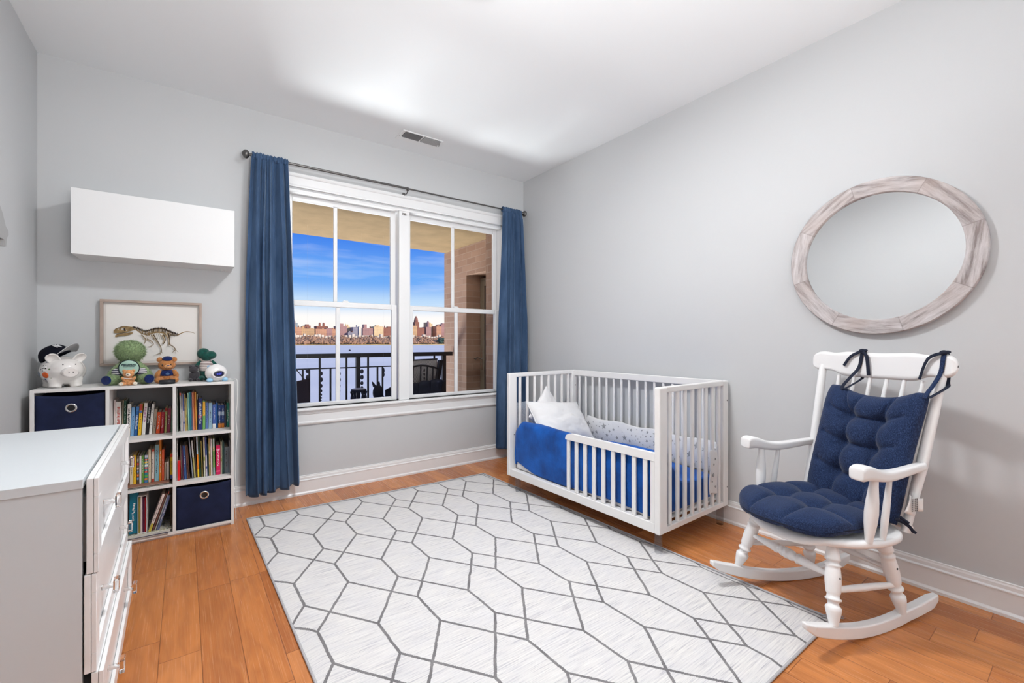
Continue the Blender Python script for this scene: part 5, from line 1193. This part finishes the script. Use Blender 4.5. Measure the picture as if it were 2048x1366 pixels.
def tuft_cushion(W2, H2, thick, tufts, creases, P, nu=90, nv=100, ex=.42, bot=.45, corner=5.0):
    """P(x, y, h) -> local position ; x in -1..1, y in -1..1"""
    def hf(x, y):
        e = max(0, 1-abs(x)**corner)*max(0, 1-abs(y)**corner); h = e**ex
        X, Y = x*W2, y*H2
        for (a, b) in tufts: d = math.hypot(X-a, Y-b); h *= 1-.80*math.exp(-(d/.017)**1.4)-.22*math.exp(-(d/.05)**2)
        for a, b, wd in creases: d = seglist_dist((X, Y), a, b); h *= 1-.34*math.exp(-(d/.0085)**1.3)*wd-.13*math.exp(-(d/.03)**2)*wd
        return h
    out_ = []
    for sg in (1, -1):
        def fn(u, v):
            # denser near the rim
            x = math.sin((u-.5)*PI*.999)*.35+(u*2-1)*.65; y = math.sin((v-.5)*PI*.999)*.35+(v*2-1)*.65
            # superellipse rounding of the outline
            h = hf(x, y); return P(x, y, h*thick*(1 if sg > 0 else -bot))
        out_.append(MB().grid(fn, nu, nv))
    a, b = out_; a.add(b.v, [list(reversed(f_)) for f_ in b.f], 0, True); return a
# seat cushion
sc_ = empty('seat_cushion', CH['loc'], CH['rz'], 'tufted dark blue denim seat cushion lying on the rocking chair', 'cushion', 'denim rocker cushions', sc=KS)
def PS(x, y, h):
    # x -> width, y -> depth (-1 front, 1 rear)
    rx = x*(1-.13*abs(y)**5); y = y*(1-.13*abs(x)**5); fr = .055*(1-x*x) if y < 0 else 0
    Y = .012+rx*.232*(1-.10*max(0, y)); B = .178+y*(.205)-fr*abs(y)*(.9 if y < 0 else 0)*1.0
    droop = -.018*max(0, -y-.55)/.45*(1) ; return (B, Y, .393+h+droop+.006*math.sin(x*3)*y)
tf_ = [(-.075, -.05), (.075, -.05), (-.075, .075), (.075, .075)]
cs_ = [((-.075, -.05), (-.095, -.24), 1), ((.075, -.05), (.085, -.24), 1), ((-.075, .075), (-.09, .24), .9), ((.075, .075), (.09, .24), .9), ((-.075, -.05), (-.27, -.075), .9), ((.075, -.05), (.27, -.075), .9), ((-.075, .075), (-.27, .09), .8), ((.075, .075), (.27, .09), .8), ((-.075, -.05), (.075, -.05), .9), ((-.075, .075), (.075, .075), .9), ((-.075, -.05), (-.075, .075), .8), ((.075, -.05), (.075, .075), .8)]
tuft_cushion(.232, .205, .052, tf_, cs_, PS, 100, 90, .30, .62).build('cushion_body', m_denim, sc_, merge=True)
seam = [PS(math.cos(t)*(abs(math.cos(t))**6+abs(math.sin(t))**6)**(-1/6)*.997, math.sin(t)*(abs(math.cos(t))**6+abs(math.sin(t))**6)**(-1/6)*.997, 0) for t in [2*PI*i/120 for i in range(121)]]
MB().tube(seam, .0028, 8, caps=False).build('seam', m_tie, sc_)
MB().tube([(.330, -.222, .412), (.355, -.236, .400), (.372, -.243, .385), (.384, -.247, .368), (.392, -.252, .3625)], [.006, .0065, .006, .0065, .005], 8, sx=.35).build('tie', m_tie, sc_)
# back cushion
bc = empty('back_cushion', CH['loc'], CH['rz'], 'tufted dark blue denim back cushion tied to the crest rail of the rocking chair', 'cushion', 'denim rocker cushions', sc=KS)
def PBk(x, y, h):
    # y -1 bottom .. 1 top
    x = x*(1-.04*abs(y)**6); t = (y+1)/2; W_ = .196+.008*t; sag = .036*(1-min(1, abs(x)/.78)**2.2)*max(0, (y-.35)/.65)**1.2 if y > .35 else 0
    z = .425+t*.470-sag+(.012*abs(x)**6 if y > .8 else 0)*0; cx = -.020-.022*t
    # lean of the back
    b = .356+.135*t; nx, nz = -math.cos(.27), math.sin(.27)*.5
    return (b+nx*h, cx+x*W_*(1-.03*(1-y*y)), z-.045*(1-t)**3+nz*h)
H2 = .235
tb = [(-.066, .105), (.064, .110), (-.066, -.012), (.064, -.006), (-.066, -.128), (.064, -.120)]
cb_ = []
for i in (0, 2, 4): cb_.append((tb[i], tb[i+1], 1.1)); cb_.append((tb[i], (-.15, tb[i][1]+.03), .55)); cb_.append((tb[i+1], (.15, tb[i+1][1]+.03), .55))
for i in (0, 1, 2, 3): cb_.append((tb[i], tb[i+2], 1.0))
cb_ += [(tb[0], (-.10, .25), 1.0), (tb[1], (.035, .25), .9), (tb[1], (.125, .25), 1.1), (tb[4], (-.07, -.25), .9), (tb[5], (.07, -.25), .9)]
tuft_cushion(.20, H2, .062, tb, cb_, PBk, 100, 120).build('cushion_body', m_denim, bc, merge=True)
def ribbon(pts, w_, name='tie', m_=None, up=(0, 1, 0)): return MB().tube(smooth_pts([tuple(p) for p in pts], 4), w_, 8, sx=.25, up=up).build(name, m_ or m_tie, bc)
def rail_front(y, z): return bow(y)+.06*(z-.99)-.0175
for (yc, y1, tails) in ((.092, .062, ((.135, .985), (.024, .945))), (-.238, -.256, ((-.178, .945), None))):
    ribbon([(.462, yc, .876), (.480, yc, .900), (.505, yc-(yc-y1)*.4, .935), (rail_front(y1, .98), yc-(yc-y1)*.7, .98), (rail_front(y1, 1.03), y1, 1.035), (bow(y1)-.004, y1, 1.056)], .0085, m_=m_denim if yc < 0 else None)
    ribbon([(.466, yc-.012, .880), (.535, yc-.03, .920), (bow(y1)+.022, yc-.012, .94), (bow(y1)+.022, y1, 1.02), (bow(y1)+.004, y1, 1.056)], .0070)
    MB().ell((bow(y1)-.010, y1, 1.057), (.012, .014, .009)).ell((bow(y1)-.006, y1-.010, 1.059), (.008, .010, .006)).build('knot', m_tie, bc)
    for t_ in tails:
        if t_: ribbon([(bow(y1)-.016, y1, 1.055), (rail_front(y1, 1.02)-.006, (y1+t_[0])/2+.008*(1 if t_[0] > y1 else -1), 1.03), (rail_front(t_[0], t_[1])-.006, t_[0], t_[1])], .0072)
# care tags on the right side
m_tagw = mat('tag_satin', (.80, .79, .78), .6, .3)
tg = MB().grid(lambda u, v: (.352+.045*u+.012*v, -.235-.014*math.sin(u*3+v*2)-.006*u, .440+.072*v-.018*u), 8, 8)
tg.build('care_tag', m_tagw, bc, solid=.001)
tg = MB().grid(lambda u, v: (.395+.038*u, -.255-.006*math.sin(u*4), .447+.050*v), 8, 6); tg.build('care_tag', m_tagw, bc, solid=.001)
tp_ = MB()
for i in range(4):
    for j in range(7): tp_.box(.366+i*.0085, .366+i*.0085+.0035, -.2545, -.2535, .448+j*.0072, .448+j*.0072+.0052)
tp_.build('tag_print', smat('tagprint', (96, 92, 92)), bc)
MB().tube([(.345, -.225, .420), (.365, -.243, .400)], .006, 8).build('tie', m_tie, bc)

# ------------------------------------------------------------------ balcony outside the window
struct(box('balcony_floor', -1.6, 3.6, 3.62, 5.15, -.20, -.06, mat('balcony_slab', lin((150, 140, 130)), .9), bevel=0))
struct(box('balcony_soffit', -2.2, 3.6, 3.62, 5.20, 2.262, 2.75, m_stucco, bevel=0))
sw = MB().box(2.70, 3.6, 4.66, 5.24, -.2, 2.262).box(2.70, 3.6, 3.62, 4.15, -.2, 2.262).box(2.70, 3.6, 4.15, 4.66, 1.905, 2.262).box(3.05, 3.6, 4.15, 4.66, -.2, 1.905)
struct(sw.build('balcony_side_wall', m_brick))
struct(box('balcony_left_wall', -2.3, -1.7, 3.62, 5.24, -.2, 2.75, m_brick, bevel=0))
struct(box('facade_wall', 2.43, 2.70, 3.61, 3.80, -.2, 2.262, m_brick, bevel=0))
# recessed balcony door
d = empty('balcony_door', (2.905, 4.405, -.05), 0, 'dark recessed balcony door with a pale frame and lever handle, seen through the right window', 'door')
dk = mat('door_dark', lin((74, 66, 60)), .4); dp = mat('door_frame_tan', lin((150, 140, 122)), .5)
MB().box(0, .045, -.245, .245, 0, 1.93).build('door_leaf', dk, d, bevel=.002)
MB().box(-.012, 0, .16, .245, 0, 1.93).box(-.012, 0, -.245, .16, 1.83, 1.93).build('door_frame', dp, d, bevel=.002)
MB().box(-.020, -.0005, .085, .13, .1, 1.55).build('weather_strip', dk, d)
MB().tube([(-.013, .20, .94), (-.05, .20, .94), (-.085, .20, .955), (-.11, .20, .935), (-.135, .20, .945)], .007, 10).box(-.018, -.0125, .19, .21, .80, 1.06).build('lever_handle', m_chrome, d)
# railing
r = empty('balcony_railing', (.4, 5.0, 0), 0, 'dark bronze metal balcony railing with round-ended top rail and thin balusters', 'railing')
rl = MB().box(-1.9, 2.255, -.035, .035, .922, .970); rl.lathe((2.255, 0, .922), (2.255, 0, .970), [(0, .034), (.1, .035), (.9, .035), (1, .034)], 20); rl.build('top_rail', m_iron, r, bevel=.004)
MB().box(-1.9, 2.15, -.008, .008, .805, .818).build('middle_rail', m_iron, r); MB().box(-1.9, 2.15, -.010, .010, .03, .045).build('bottom_rail', m_iron, r)
post = [(1.080, 1.125), (2.144, 2.193), (-.42, -.375)]
for a, b in post: MB().box(a, b, -.022, .022, -.058, .922).build('post', m_iron, r, bevel=.002)
tall = [.701-.276*j for j in range(9)]+[.977, 1.215, 1.493, 1.763, 2.038]
short = [.597-.276*j for j in range(9)]+[.810, 1.323, 1.382, 1.625, 1.90]+[.535-.276*j for j in range(8)]
for x in tall:
    if -1.9 < x < 2.14 and not any(a-.01 < x < b+.01 for a, b in post): MB().box(x-.009, x+.009, -.0095, .0095, .045, .922).build('baluster', m_iron, r)
for x in short:
    if -1.9 < x < 2.14 and not any(a-.01 < x < b+.01 for a, b in post): MB().box(x-.0085, x+.0085, -.0075, .0075, .045, .805).build('baluster', m_iron, r)

# balcony furniture, seen as dark shapes against the river
r = empty('drum_stool', (1.39, 4.60, -.06), 0, 'small round drum-like balcony side table with cut-out sides, under the railing post', 'stool')
MB().lathe((0, 0, .645), (0, 0, .672), [(0, .070), (.2, .076), (.8, .076), (1, .070)], 32).build('stool_top', m_outdark, r, bevel=0)
MB().lathe((0, 0, .672), (0, 0, .676), [(0, .066), (1, .062)], 32).build('top_disc', mat('stool_disc', lin((150, 146, 160)), .4), r)
for k in range(10):
    a = 2*PI*k/10; c_, s_ = math.cos(a)*.068, math.sin(a)*.068; MB().lathe((c_, s_, .52), (c_, s_, .645), [(0, .020), (.2, .010), (.5, .016), (.75, .010), (1, .021)], 10).build('side_spindle', m_outdark, r)
MB().lathe((0, 0, 0), (0, 0, .525), [(0, .075), (.8, .062), (1, .074)], 28).build('stool_base', m_outdark, r)
def blob(name, label, cat, loc, parts, m_, vox=.008, group=None):
    r = empty(name, loc, 0, label, cat, group); mb = MB()
    for e in parts: mb.ell(e[0], e[1], e[2] if len(e) > 2 else None, 24, 16)
    mb.build('body', m_, r, remesh=vox); return r
r = blob('owl_figure', 'dark eared owl-like figure standing on the balcony right of the drum table', 'figurine', (1.598, 4.62, .44), [((0, 0, .115), (.056, .05, .088)), ((.018, 0, .02), (.062, .055, .085))], m_outdark)
for s, x in ((-1, -.062), (1, .012)): MB().lathe((x*.6, 0, .185), (x, 0, .238), [(0, .017), (.6, .012), (1, .003)], 12).build('ear', m_outdark, r)
MB().lathe((0, 0, -.50), (0, 0, -.02), [(0, .07), (.5, .05), (1, .055)], 20).build('stand', m_outdark, r)
r = empty('patio_chair', (1.80, 4.62, -.06), 0, 'edge of a dark patio chair back beside the middle window post', 'chair')
MB().grid(lambda u, v: (-.125+.22*u, .03*math.sin(u*PI)*-1, .35+.36*v-.07*(1-u)**2*v), 16, 12).build('chair_back', m_outdark, r, solid=.025)
MB().box(-.12, .10, -.35, .0, .33, .37).build('chair_seat', m_outdark, r, bevel=.008)
for x in (-.10, .085):
    for y in (-.33, -.02): MB().tube([(x, y, 0), (x, y, .335)], .012, 10).build('leg', m_iron, r)
r = empty('lounge_chair', (.86, 4.60, -.06), 0, 'dark padded lounge chair back at the left edge of the window view', 'chair')
MB().grid(lambda u, v: (-.16+.215*u-.035*(1-v)**2*u*0+(.018*v*u), -.05*math.sin(PI*u)*.5+.10*v, .36+(.39+.045*u)*v), 18, 20).build('chair_back', mat('lounge_cloth', lin((38, 30, 44)), .85), r, solid=.05)
MB().box(-.16, .06, -.42, -.02, .30, .38).build('chair_seat', m_outdark, r, bevel=.02)
for x in (-.14, .045):
    for y in (-.40, .02): MB().tube([(x, y, 0), (x, y, .32)], .014, 10).build('leg', m_iron, r)
r = empty('blue_cushion', (1.06, 4.30, .405), 0, 'rounded blue cushion top just above the window sill outside', 'cushion')
MB().ell((0, 0, 0), (.085, .08, .085), None, 28, 18).build('cushion_body', mat('slate_blue_cloth', lin((60, 88, 128)), .8), r); 
MB().box(-.10, .12, -.14, .14, -.10, -.055).build('cushion_seat', m_outdark, r, bevel=.01)
for x in (-.08, .10):
    for y in (-.12, .12): MB().tube([(x, y, -.464), (x, y, -.10)], .012, 10).build('support_leg', m_iron, r)
# slatted bench with an arched back and canvas pads
r = empty('patio_bench', (2.08, 4.55, -.06), 0, 'dark balcony bench with an arched slatted back and navy pads, against the railing', 'bench')
bk_ = MB(); 
pts = [(-.21+.43*i/20, .06, .845+.045*math.sin(PI*(i/20))) for i in range(21)]
MB().tube(pts, .011, 10).build('arched_rail', m_iron, r)
MB().prism([(.165, .50), (.205, .50), (.275, .945), (.232, .945)], (0, .05, 0), (1, 0, 0), (0, 0, 1), (0, 1, 0), .05).build('end_post', m_iron, r, bevel=.004)
for x in (-.19, -.10, -.01, .07, .14): MB().tube([(x, .06, .56), (x+.012, .06, .86+.02*math.sin(PI*(x+.4)/.62))], .009, 8).build('back_slat', m_iron, r)
for x in (-.145, .0):
    for i in range(4): MB().ell((x+.042, .055, .70+i*.045), (.010, .006, .017)).build('cast_ornament', m_iron, r)
for i in range(3):
    x0 = -.215+i*.145; MB().grid(lambda u, v: (x0+.142*u+.012*v, .0-.012*math.sin(PI*u), .30+(.395+.03*math.sin(PI*(i+u)/5)+.02*i/4)*v-.012*(2*u-1)**2*v), 10, 10).build('seat_pad', m_outdark, r, solid=.04)
MB().box(-.22, .22, -.40, -.02, .28, .33).build('bench_seat', m_iron, r, bevel=.004)
MB().prism([(.16, .48), (.24, .70), (.262, .715), (.255, .66), (.205, .46)], (0, -.03, 0), (1, 0, 0), (0, 0, 1), (0, 1, 0), .04).build('arm_scroll', m_iron, r, bevel=.003)
for x in (-.20, .17):
    for y in (-.38, .03): MB().tube([(x, y, 0), (x, y, .30)], .016, 10).build('leg', m_iron, r)
# woven chair back behind the bench
r = empty('mesh_chair', (2.06, 4.80, -.06), 0, 'pale woven mesh chair back behind the slatted bench on the balcony', 'chair')
q = N('woven_mesh'); gg_ = q.n('ShaderNodeSeparateXYZ', {0: q.coord('Object')}); ck = q.M('MULTIPLY', q.M('SINE', q.M('MULTIPLY', gg_.outputs[0], 420)), q.M('SINE', q.M('MULTIPLY', gg_.outputs[2], 420)))
q.l(q.mix(q.M('GREATER_THAN', ck, 0.05), (*lin((60, 56, 62)), 1), (*lin((206, 200, 200)), 1)), q.b.inputs['Base Color'])
MB().grid(lambda u, v: (-.14+.46*u, .02*math.sin(PI*u), .55+(.385+.01*u)*v), 20, 8).build('mesh_back', q.m, r, solid=.008)
MB().tube([(-.14, 0, .938), (.1, .02, .945), (.32, 0, .95)], .008, 8).build('back_frame', m_iron, r)
MB().box(-.13, .30, -.02, .10, .40, .43).build('seat_frame', m_iron, r)
for x in (-.12, .28): MB().tube([(x, .04, 0), (x, .04, .56)], .012, 8).build('leg', m_iron, r)
# strings of shells hung from the soffit, tapering downward
m_shell = mat('dark_shell', lin((44, 44, 60)), .5)
def shells(x, y, z0, zs, label, tilt=0):
    r = empty('shell_string', (x, y, 2.262), 0, label, 'hanging string', 'strings of dark shells hanging on the balcony')
    MB().tube([(0, 0, 0), (tilt*(2.262-zs[-1][0]), 0, zs[-1][0]-2.262)], .0002, 4).build('cord', mat('pale_cord', (.55, .56, .62), .6), r)
    for z, h, w_ in zs: MB().ell((tilt*(2.262-z), 0, z-2.262), (w_, .006, h)).build('shell', m_shell, r)
taper = lambda z: [(z, .022, .015), (z-.062, .024, .016), (z-.125, .020, .013), (z-.175, .016, .011), (z-.215, .012, .009), (z-.247, .010, .008), (z-.272, .006, .006)]
shells(.930, 4.75, 0, [(.808, .024, .016), (.742, .024, .015)], 'short string of dark shells nearest the left curtain')
shells(1.060, 4.75, 0, taper(.775), 'tapering string of dark shells left of the left window muntin')
shells(1.236, 4.75, 0, taper(.765), 'tapering string of dark shells just right of the left window muntin')
shells(1.470, 4.75, 0, [(.780, .026, .018), (.718, .026, .018), (.655, .022, .016), (.605, .020, .014)], 'string of dark shells beside the thick railing post')
shells(1.705, 4.75, 0, [(.78, .03, .012), (.735, .024, .012)], 'string of dark shells left of the middle window post')
c_ = MB().tube([(.815, 4.70, .835), (.895, 4.70, .725)], .0035, 8)
for i in range(6): c_.ell((.815+.08*i/5.5, 4.70, .835-.11*i/5.5), (.007, .005, .007))
c_.tube([(.815, 4.70, .835), (.30, 4.70, 1.55), (.0, 4.70, 2.262)], .0025, 6); tag(c_.build('swing_chain', m_iron), 'dark chain slanting down to the lounge chair beside the left curtain', 'chain')

# ------------------------------------------------------------------ river, far shore, trees and skyline
q = N('river_water'); p_ = q.n('ShaderNodeNewGeometry').outputs['Position']
h = q.noise(q.n('ShaderNodeMapping', {0: p_, 'Scale': (.25, .9, 1), 'Rotation': (0, 0, .5)}).outputs[0], 1.2, 6, .62); h2 = q.noise(q.n('ShaderNodeMapping', {0: p_, 'Scale': (.004, .02, 1)}).outputs[0], 1.2, 3)
q.l(q.ramp(h2, [(.35, lin((226, 220, 220))), (.65, lin((240, 232, 228)))]), q.b.inputs['Base Color']); q.b.inputs['Roughness'].default_value = .6; q.b.inputs['Specular IOR Level'].default_value = .25
q.bump(h, .5, .3); wat = MB().add([(-1500, 14, -6), (2500, 14, -6), (2500, 892, -6), (-1500, 892, -6)], [(0, 1, 2, 3)]); struct(wat.build('river', q.m))
m_bank = mat('river_bank', lin((178, 158, 110)), .95, var=.3, vs=.05)
struct(box('far_bank', -900, 2200, 888, 1250, -6.5, -4.6, m_bank, bevel=0))
b_ = tag(MB().lathe((95.4, 337.6, -6), (95.4, 337.6, -4.9), [(0, .7), (.6, .75), (1, .3)], 14).build('river_buoy', m_outdark), 'small dark buoy floating on the river', 'buoy')
tm = mat('bare_trees', lin((186, 150, 128)), .95, .1, var=.4, vs=.35, bump=1, bs=1.2, bd=2)
gt = random.Random(2); tr = MB()
for i in range(3800):
    x = gt.uniform(20, 620); y = gt.uniform(893, 925)
    if 441 < x < 463 and y < 903: continue
    s_ = gt.uniform(1.3, 3.0); hump = 3.2+2.4*math.sin(x*.11)+1.4*math.sin(x*.31+1); zz = -4.5+(y-893)*.30+gt.uniform(.0, 1)*hump; tr.ell((x, y, zz+s_*.7), (s_*gt.uniform(.8, 1.5), s_, s_*gt.uniform(.8, 1.2)), None, 6, 5)
for i in range(15000):
    x = gt.uniform(20, 620); y = gt.uniform(891, 925); hump = 3.2+2.4*math.sin(x*.11)+1.4*math.sin(x*.31+1); z = -4.6+(y-893)*.30+gt.uniform(0, 1)*(hump+2.6); l = gt.uniform(1, 3.2); a = gt.uniform(-1.2, 1.2); tr.add([(x, y, z), (x+.25, y, z), (x+a, y, z+l)], [(0, 1, 2)])
tag(tr.build('bare_trees', tm), 'belt of bare brown trees along the far river bank', 'trees', kind='stuff')
ev = MB()
for i in range(26): ev.ell((452+gt.uniform(-7, 7), 893+gt.uniform(-3, 2), -2+gt.uniform(0, 9)), (gt.uniform(2, 3.5), 2, gt.uniform(1.8, 3.2)), None, 10, 8)
tag(ev.build('evergreen_tree', mat('evergreen', lin((52, 76, 72)), .95, var=.3, vs=1)), 'dark evergreen tree on the far river bank near the brick pier', 'tree')
def city_mat(name, c, win, vs=3.4):
    q = N(name); g = q.n('ShaderNodeNewGeometry').outputs['Position']; s = q.n('ShaderNodeSeparateXYZ', {0: g}); a = q.M('ADD', s.outputs[0], s.outputs[1])
    fx = q.M('FRACT', q.M('DIVIDE', a, vs)); fz = q.M('FRACT', q.M('DIVIDE', s.outputs[2], 3.1)); w_ = q.M('MULTIPLY', q.M('MULTIPLY', q.M('GREATER_THAN', fx, .45), q.M('GREATER_THAN', fz, .5)), .42)
    base = q.ramp(q.noise(q.n('ShaderNodeMapping', {0: g, 'Scale': (.06, .06, .1)}).outputs[0], 1, 3), [(.35, tuple(x*.86 for x in c)), (.65, c)])
    q.l(q.mix(w_, base, (*win, 1)), q.b.inputs['Base Color']); q.b.inputs['Roughness'].default_value = .9; return q.m
CM = {'pink': city_mat('pink_brick', lin((204, 158, 130)), lin((110, 80, 84))), 'tan': city_mat('tan_masonry', lin((206, 172, 132)), lin((130, 110, 104))), 'cream': city_mat('cream_masonry', lin((232, 208, 166)), lin((150, 130, 116))),
      'dark': city_mat('dark_red_brick', lin((158, 110, 96)), lin((80, 56, 66))), 'lilac': city_mat('lilac_brick', lin((176, 140, 138)), lin((110, 92, 106))), 'glass': city_mat('pale_glass', lin((170, 190, 206)), lin((120, 140, 160))), 'blue': city_mat('blue_grey_masonry', lin((156, 156, 172)), lin((100, 100, 122))), 'white': city_mat('white_masonry', lin((236, 228, 216)), lin((170, 165, 165)))}
m_roof = mat('roof_tanks', lin((110, 78, 70)), .9)
def cbuild(x0, x1, z, y, k, label, extras=()):
    r = empty('apartment_building', ((x0+x1)/2, y, -4.6), 0, label, 'building', 'skyline across the river'); w_ = (x1-x0)/2; hh = z+4.6; dp_ = 12
    MB().box(-w_, w_, 0, dp_*2, 0, hh).build('tower_block', CM[k], r)
    pr = MB()
    pr.box(-w_*1.01, w_*1.01, -.3, dp_*2, hh, hh+.8); pr.build('parapet', CM[k], r)
    if not extras: extras = [('box', -.3, .25, 2.6), ('tank', .5, .12, 3.6)]
    for e in extras:
        cx = e[1]*w_
        if e[0] == 'box': MB().box(cx-e[2]*w_, cx+e[2]*w_, 4, 14, hh+.8, hh+.8+e[3]).build('penthouse', CM[k], r)
        if e[0] == 'tank': MB().tube([(cx, 5, hh+.8), (cx, 5, hh+.8+e[3]*.7)], 1.3, 10).lathe((cx, 5, hh+.8+e[3]*.7), (cx, 5, hh+.8+e[3]), [(0, 1.5), (1, .1)], 10).build('water_tank', m_roof, r)
        if e[0] == 'dome': MB().tube([(cx, 5, hh+.8), (cx, 5, hh+e[3]*.55)], e[2]*w_, 14).ell((cx, 5, hh+e[3]*.55), (e[2]*w_, e[2]*w_, e[3]*.45)).build('dome', CM[k], r)
        if e[0] == 'spire':
            MB().lathe((cx, 6, hh+.8), (cx, 6, hh+e[3]), [(0, e[2]*w_), (.3, e[2]*w_), (.34, e[2]*w_*.86), (.6, e[2]*w_*.8), (.64, e[2]*w_*.6), (.82, e[2]*w_*.34), (.92, e[2]*w_*.12), (1, .05)], 8).build('spire', CM[k], r)
S_ = [(157.3, 175.4, 28.5, 950, 'pink', 'pinkish brick block furthest left in the skyline', ()), (166.5, 170.2, 43, 985, 'dark', 'thin dark tower rising at the left of the skyline', (('box', 0, .7, 2),)), (171.2, 177.5, 39, 1000, 'glass', 'pale glass tower behind the left brick blocks', (('box', 0, .5, 1),)),
      (175.6, 201, 26, 952, 'tan', 'wide low tan block with many windows, left part of the skyline', (('box', -.7, .2, 4.5), ('tank', -.2, .1, 4), ('box', .5, .3, 1.5))), (187, 198.3, 33, 980, 'dark', 'dark stepped brick block behind the wide tan one', (('box', 0, .55, 3),)),
      (201.5, 222.2, 25.8, 950, 'pink', 'pink tan block left of the twin-domed building', (('box', .4, .2, 2),)), (210.8, 232.8, 32.8, 985, 'dark', 'dark red building with two domed roof towers', (('dome', -.35, .20, 8.5), ('dome', .35, .22, 8.5))), (222.4, 234.2, 28, 951, 'lilac', 'brown lilac block in front of the twin-domed building', (('tank', -.5, .1, 3),)),
      (234.5, 243.0, 26, 953, 'pink', 'pale block partly behind the left window muntin', ()), (243.2, 264.2, 32.5, 955, 'lilac', 'lilac tan block just right of the left muntin', (('box', 0, .4, 5.5),)), (265.2, 277.2, 32, 978, 'cream', 'cream building with an arched roof lantern', (('dome', -.3, .3, 7.5), ('dome', .4, .3, 6.5))),
      (264.5, 277.0, 19.5, 948, 'blue', 'low dark block below the arched cream building', ()), (277.4, 288.6, 31.0, 957, 'blue', 'blue grey block with a small central turret', (('dome', .5, .22, 6),)), (288.9, 296.4, 31.8, 955, 'white', 'narrow bright white block in the middle of the skyline', (('box', 0, .3, 1),)),
      (296.6, 319.6, 29.5, 952, 'lilac', 'wide shadowed lilac block right of the white one', (('box', -.45, .28, 8), ('tank', .5, .1, 4))), (319.8, 341, 33, 950, 'cream', 'large sunlit cream block left of the middle window post', (('box', -.1, .35, 3),)), (341.6, 365.3, 31.5, 954, 'dark', 'brown pink block with a small spire by the middle window post', (('spire', -.55, .12, 6), ('box', .3, .3, 2))),
      (365.6, 385.8, 34, 956, 'tan', 'tan block hidden mostly by the middle window post', ()), (386, 404.6, 31, 952, 'pink', 'pink block hidden mostly by the middle window post', ()), (404.8, 419.6, 36.5, 950, 'tan', 'pink tan block at the left of the right window view', (('spire', .8, .10, 8),)),
      (420.0, 443.3, 33, 956, 'dark', 'dark red block in front of the tall pointed tower', (('box', -.5, .2, 2),)), (429.7, 440.6, 47, 985, 'dark', 'tallest reddish tower with a pointed stepped crown', (('spire', 0, .98, 16),)), (443.6, 456.6, 34.5, 953, 'lilac', 'lilac block with a domed turret right of the pointed tower', (('dome', .1, .5, 15),)),
      (457.0, 462.5, 46.5, 972, 'cream', 'left one of the slim cream twin towers', (('spire', 0, .7, 5),)), (463.6, 470.3, 43, 974, 'cream', 'right one of the slim cream twin towers', (('spire', 0, .7, 5),)), (471, 484.4, 37, 955, 'pink', 'pinkish block near the brick pier', (('box', .1, .4, 2.5),)),
      (485, 511, 42, 958, 'lilac', 'lilac block cut by the brick pier edge', ()), (512, 540, 36, 956, 'tan', 'tan block hidden behind the brick pier', ()), (128, 156.8, 30, 954, 'tan', 'tan block hidden behind the left curtain', ()), (100, 127.5, 34, 956, 'pink', 'pink block further behind the left curtain', ())]
for a in S_: cbuild(a[0], a[1], a[2], a[3], a[4], a[5], a[6])
cb2 = MB()
for i in range(60): x = 130+i*6.6; cb2.box(x, x+gt.uniform(3, 6), 932, 940, -4.6, gt.uniform(11, 17))
tag(cb2.build('low_houses', CM['white']), 'row of low pale houses and wintry ridge between the trees and the towers', 'houses', kind='stuff')
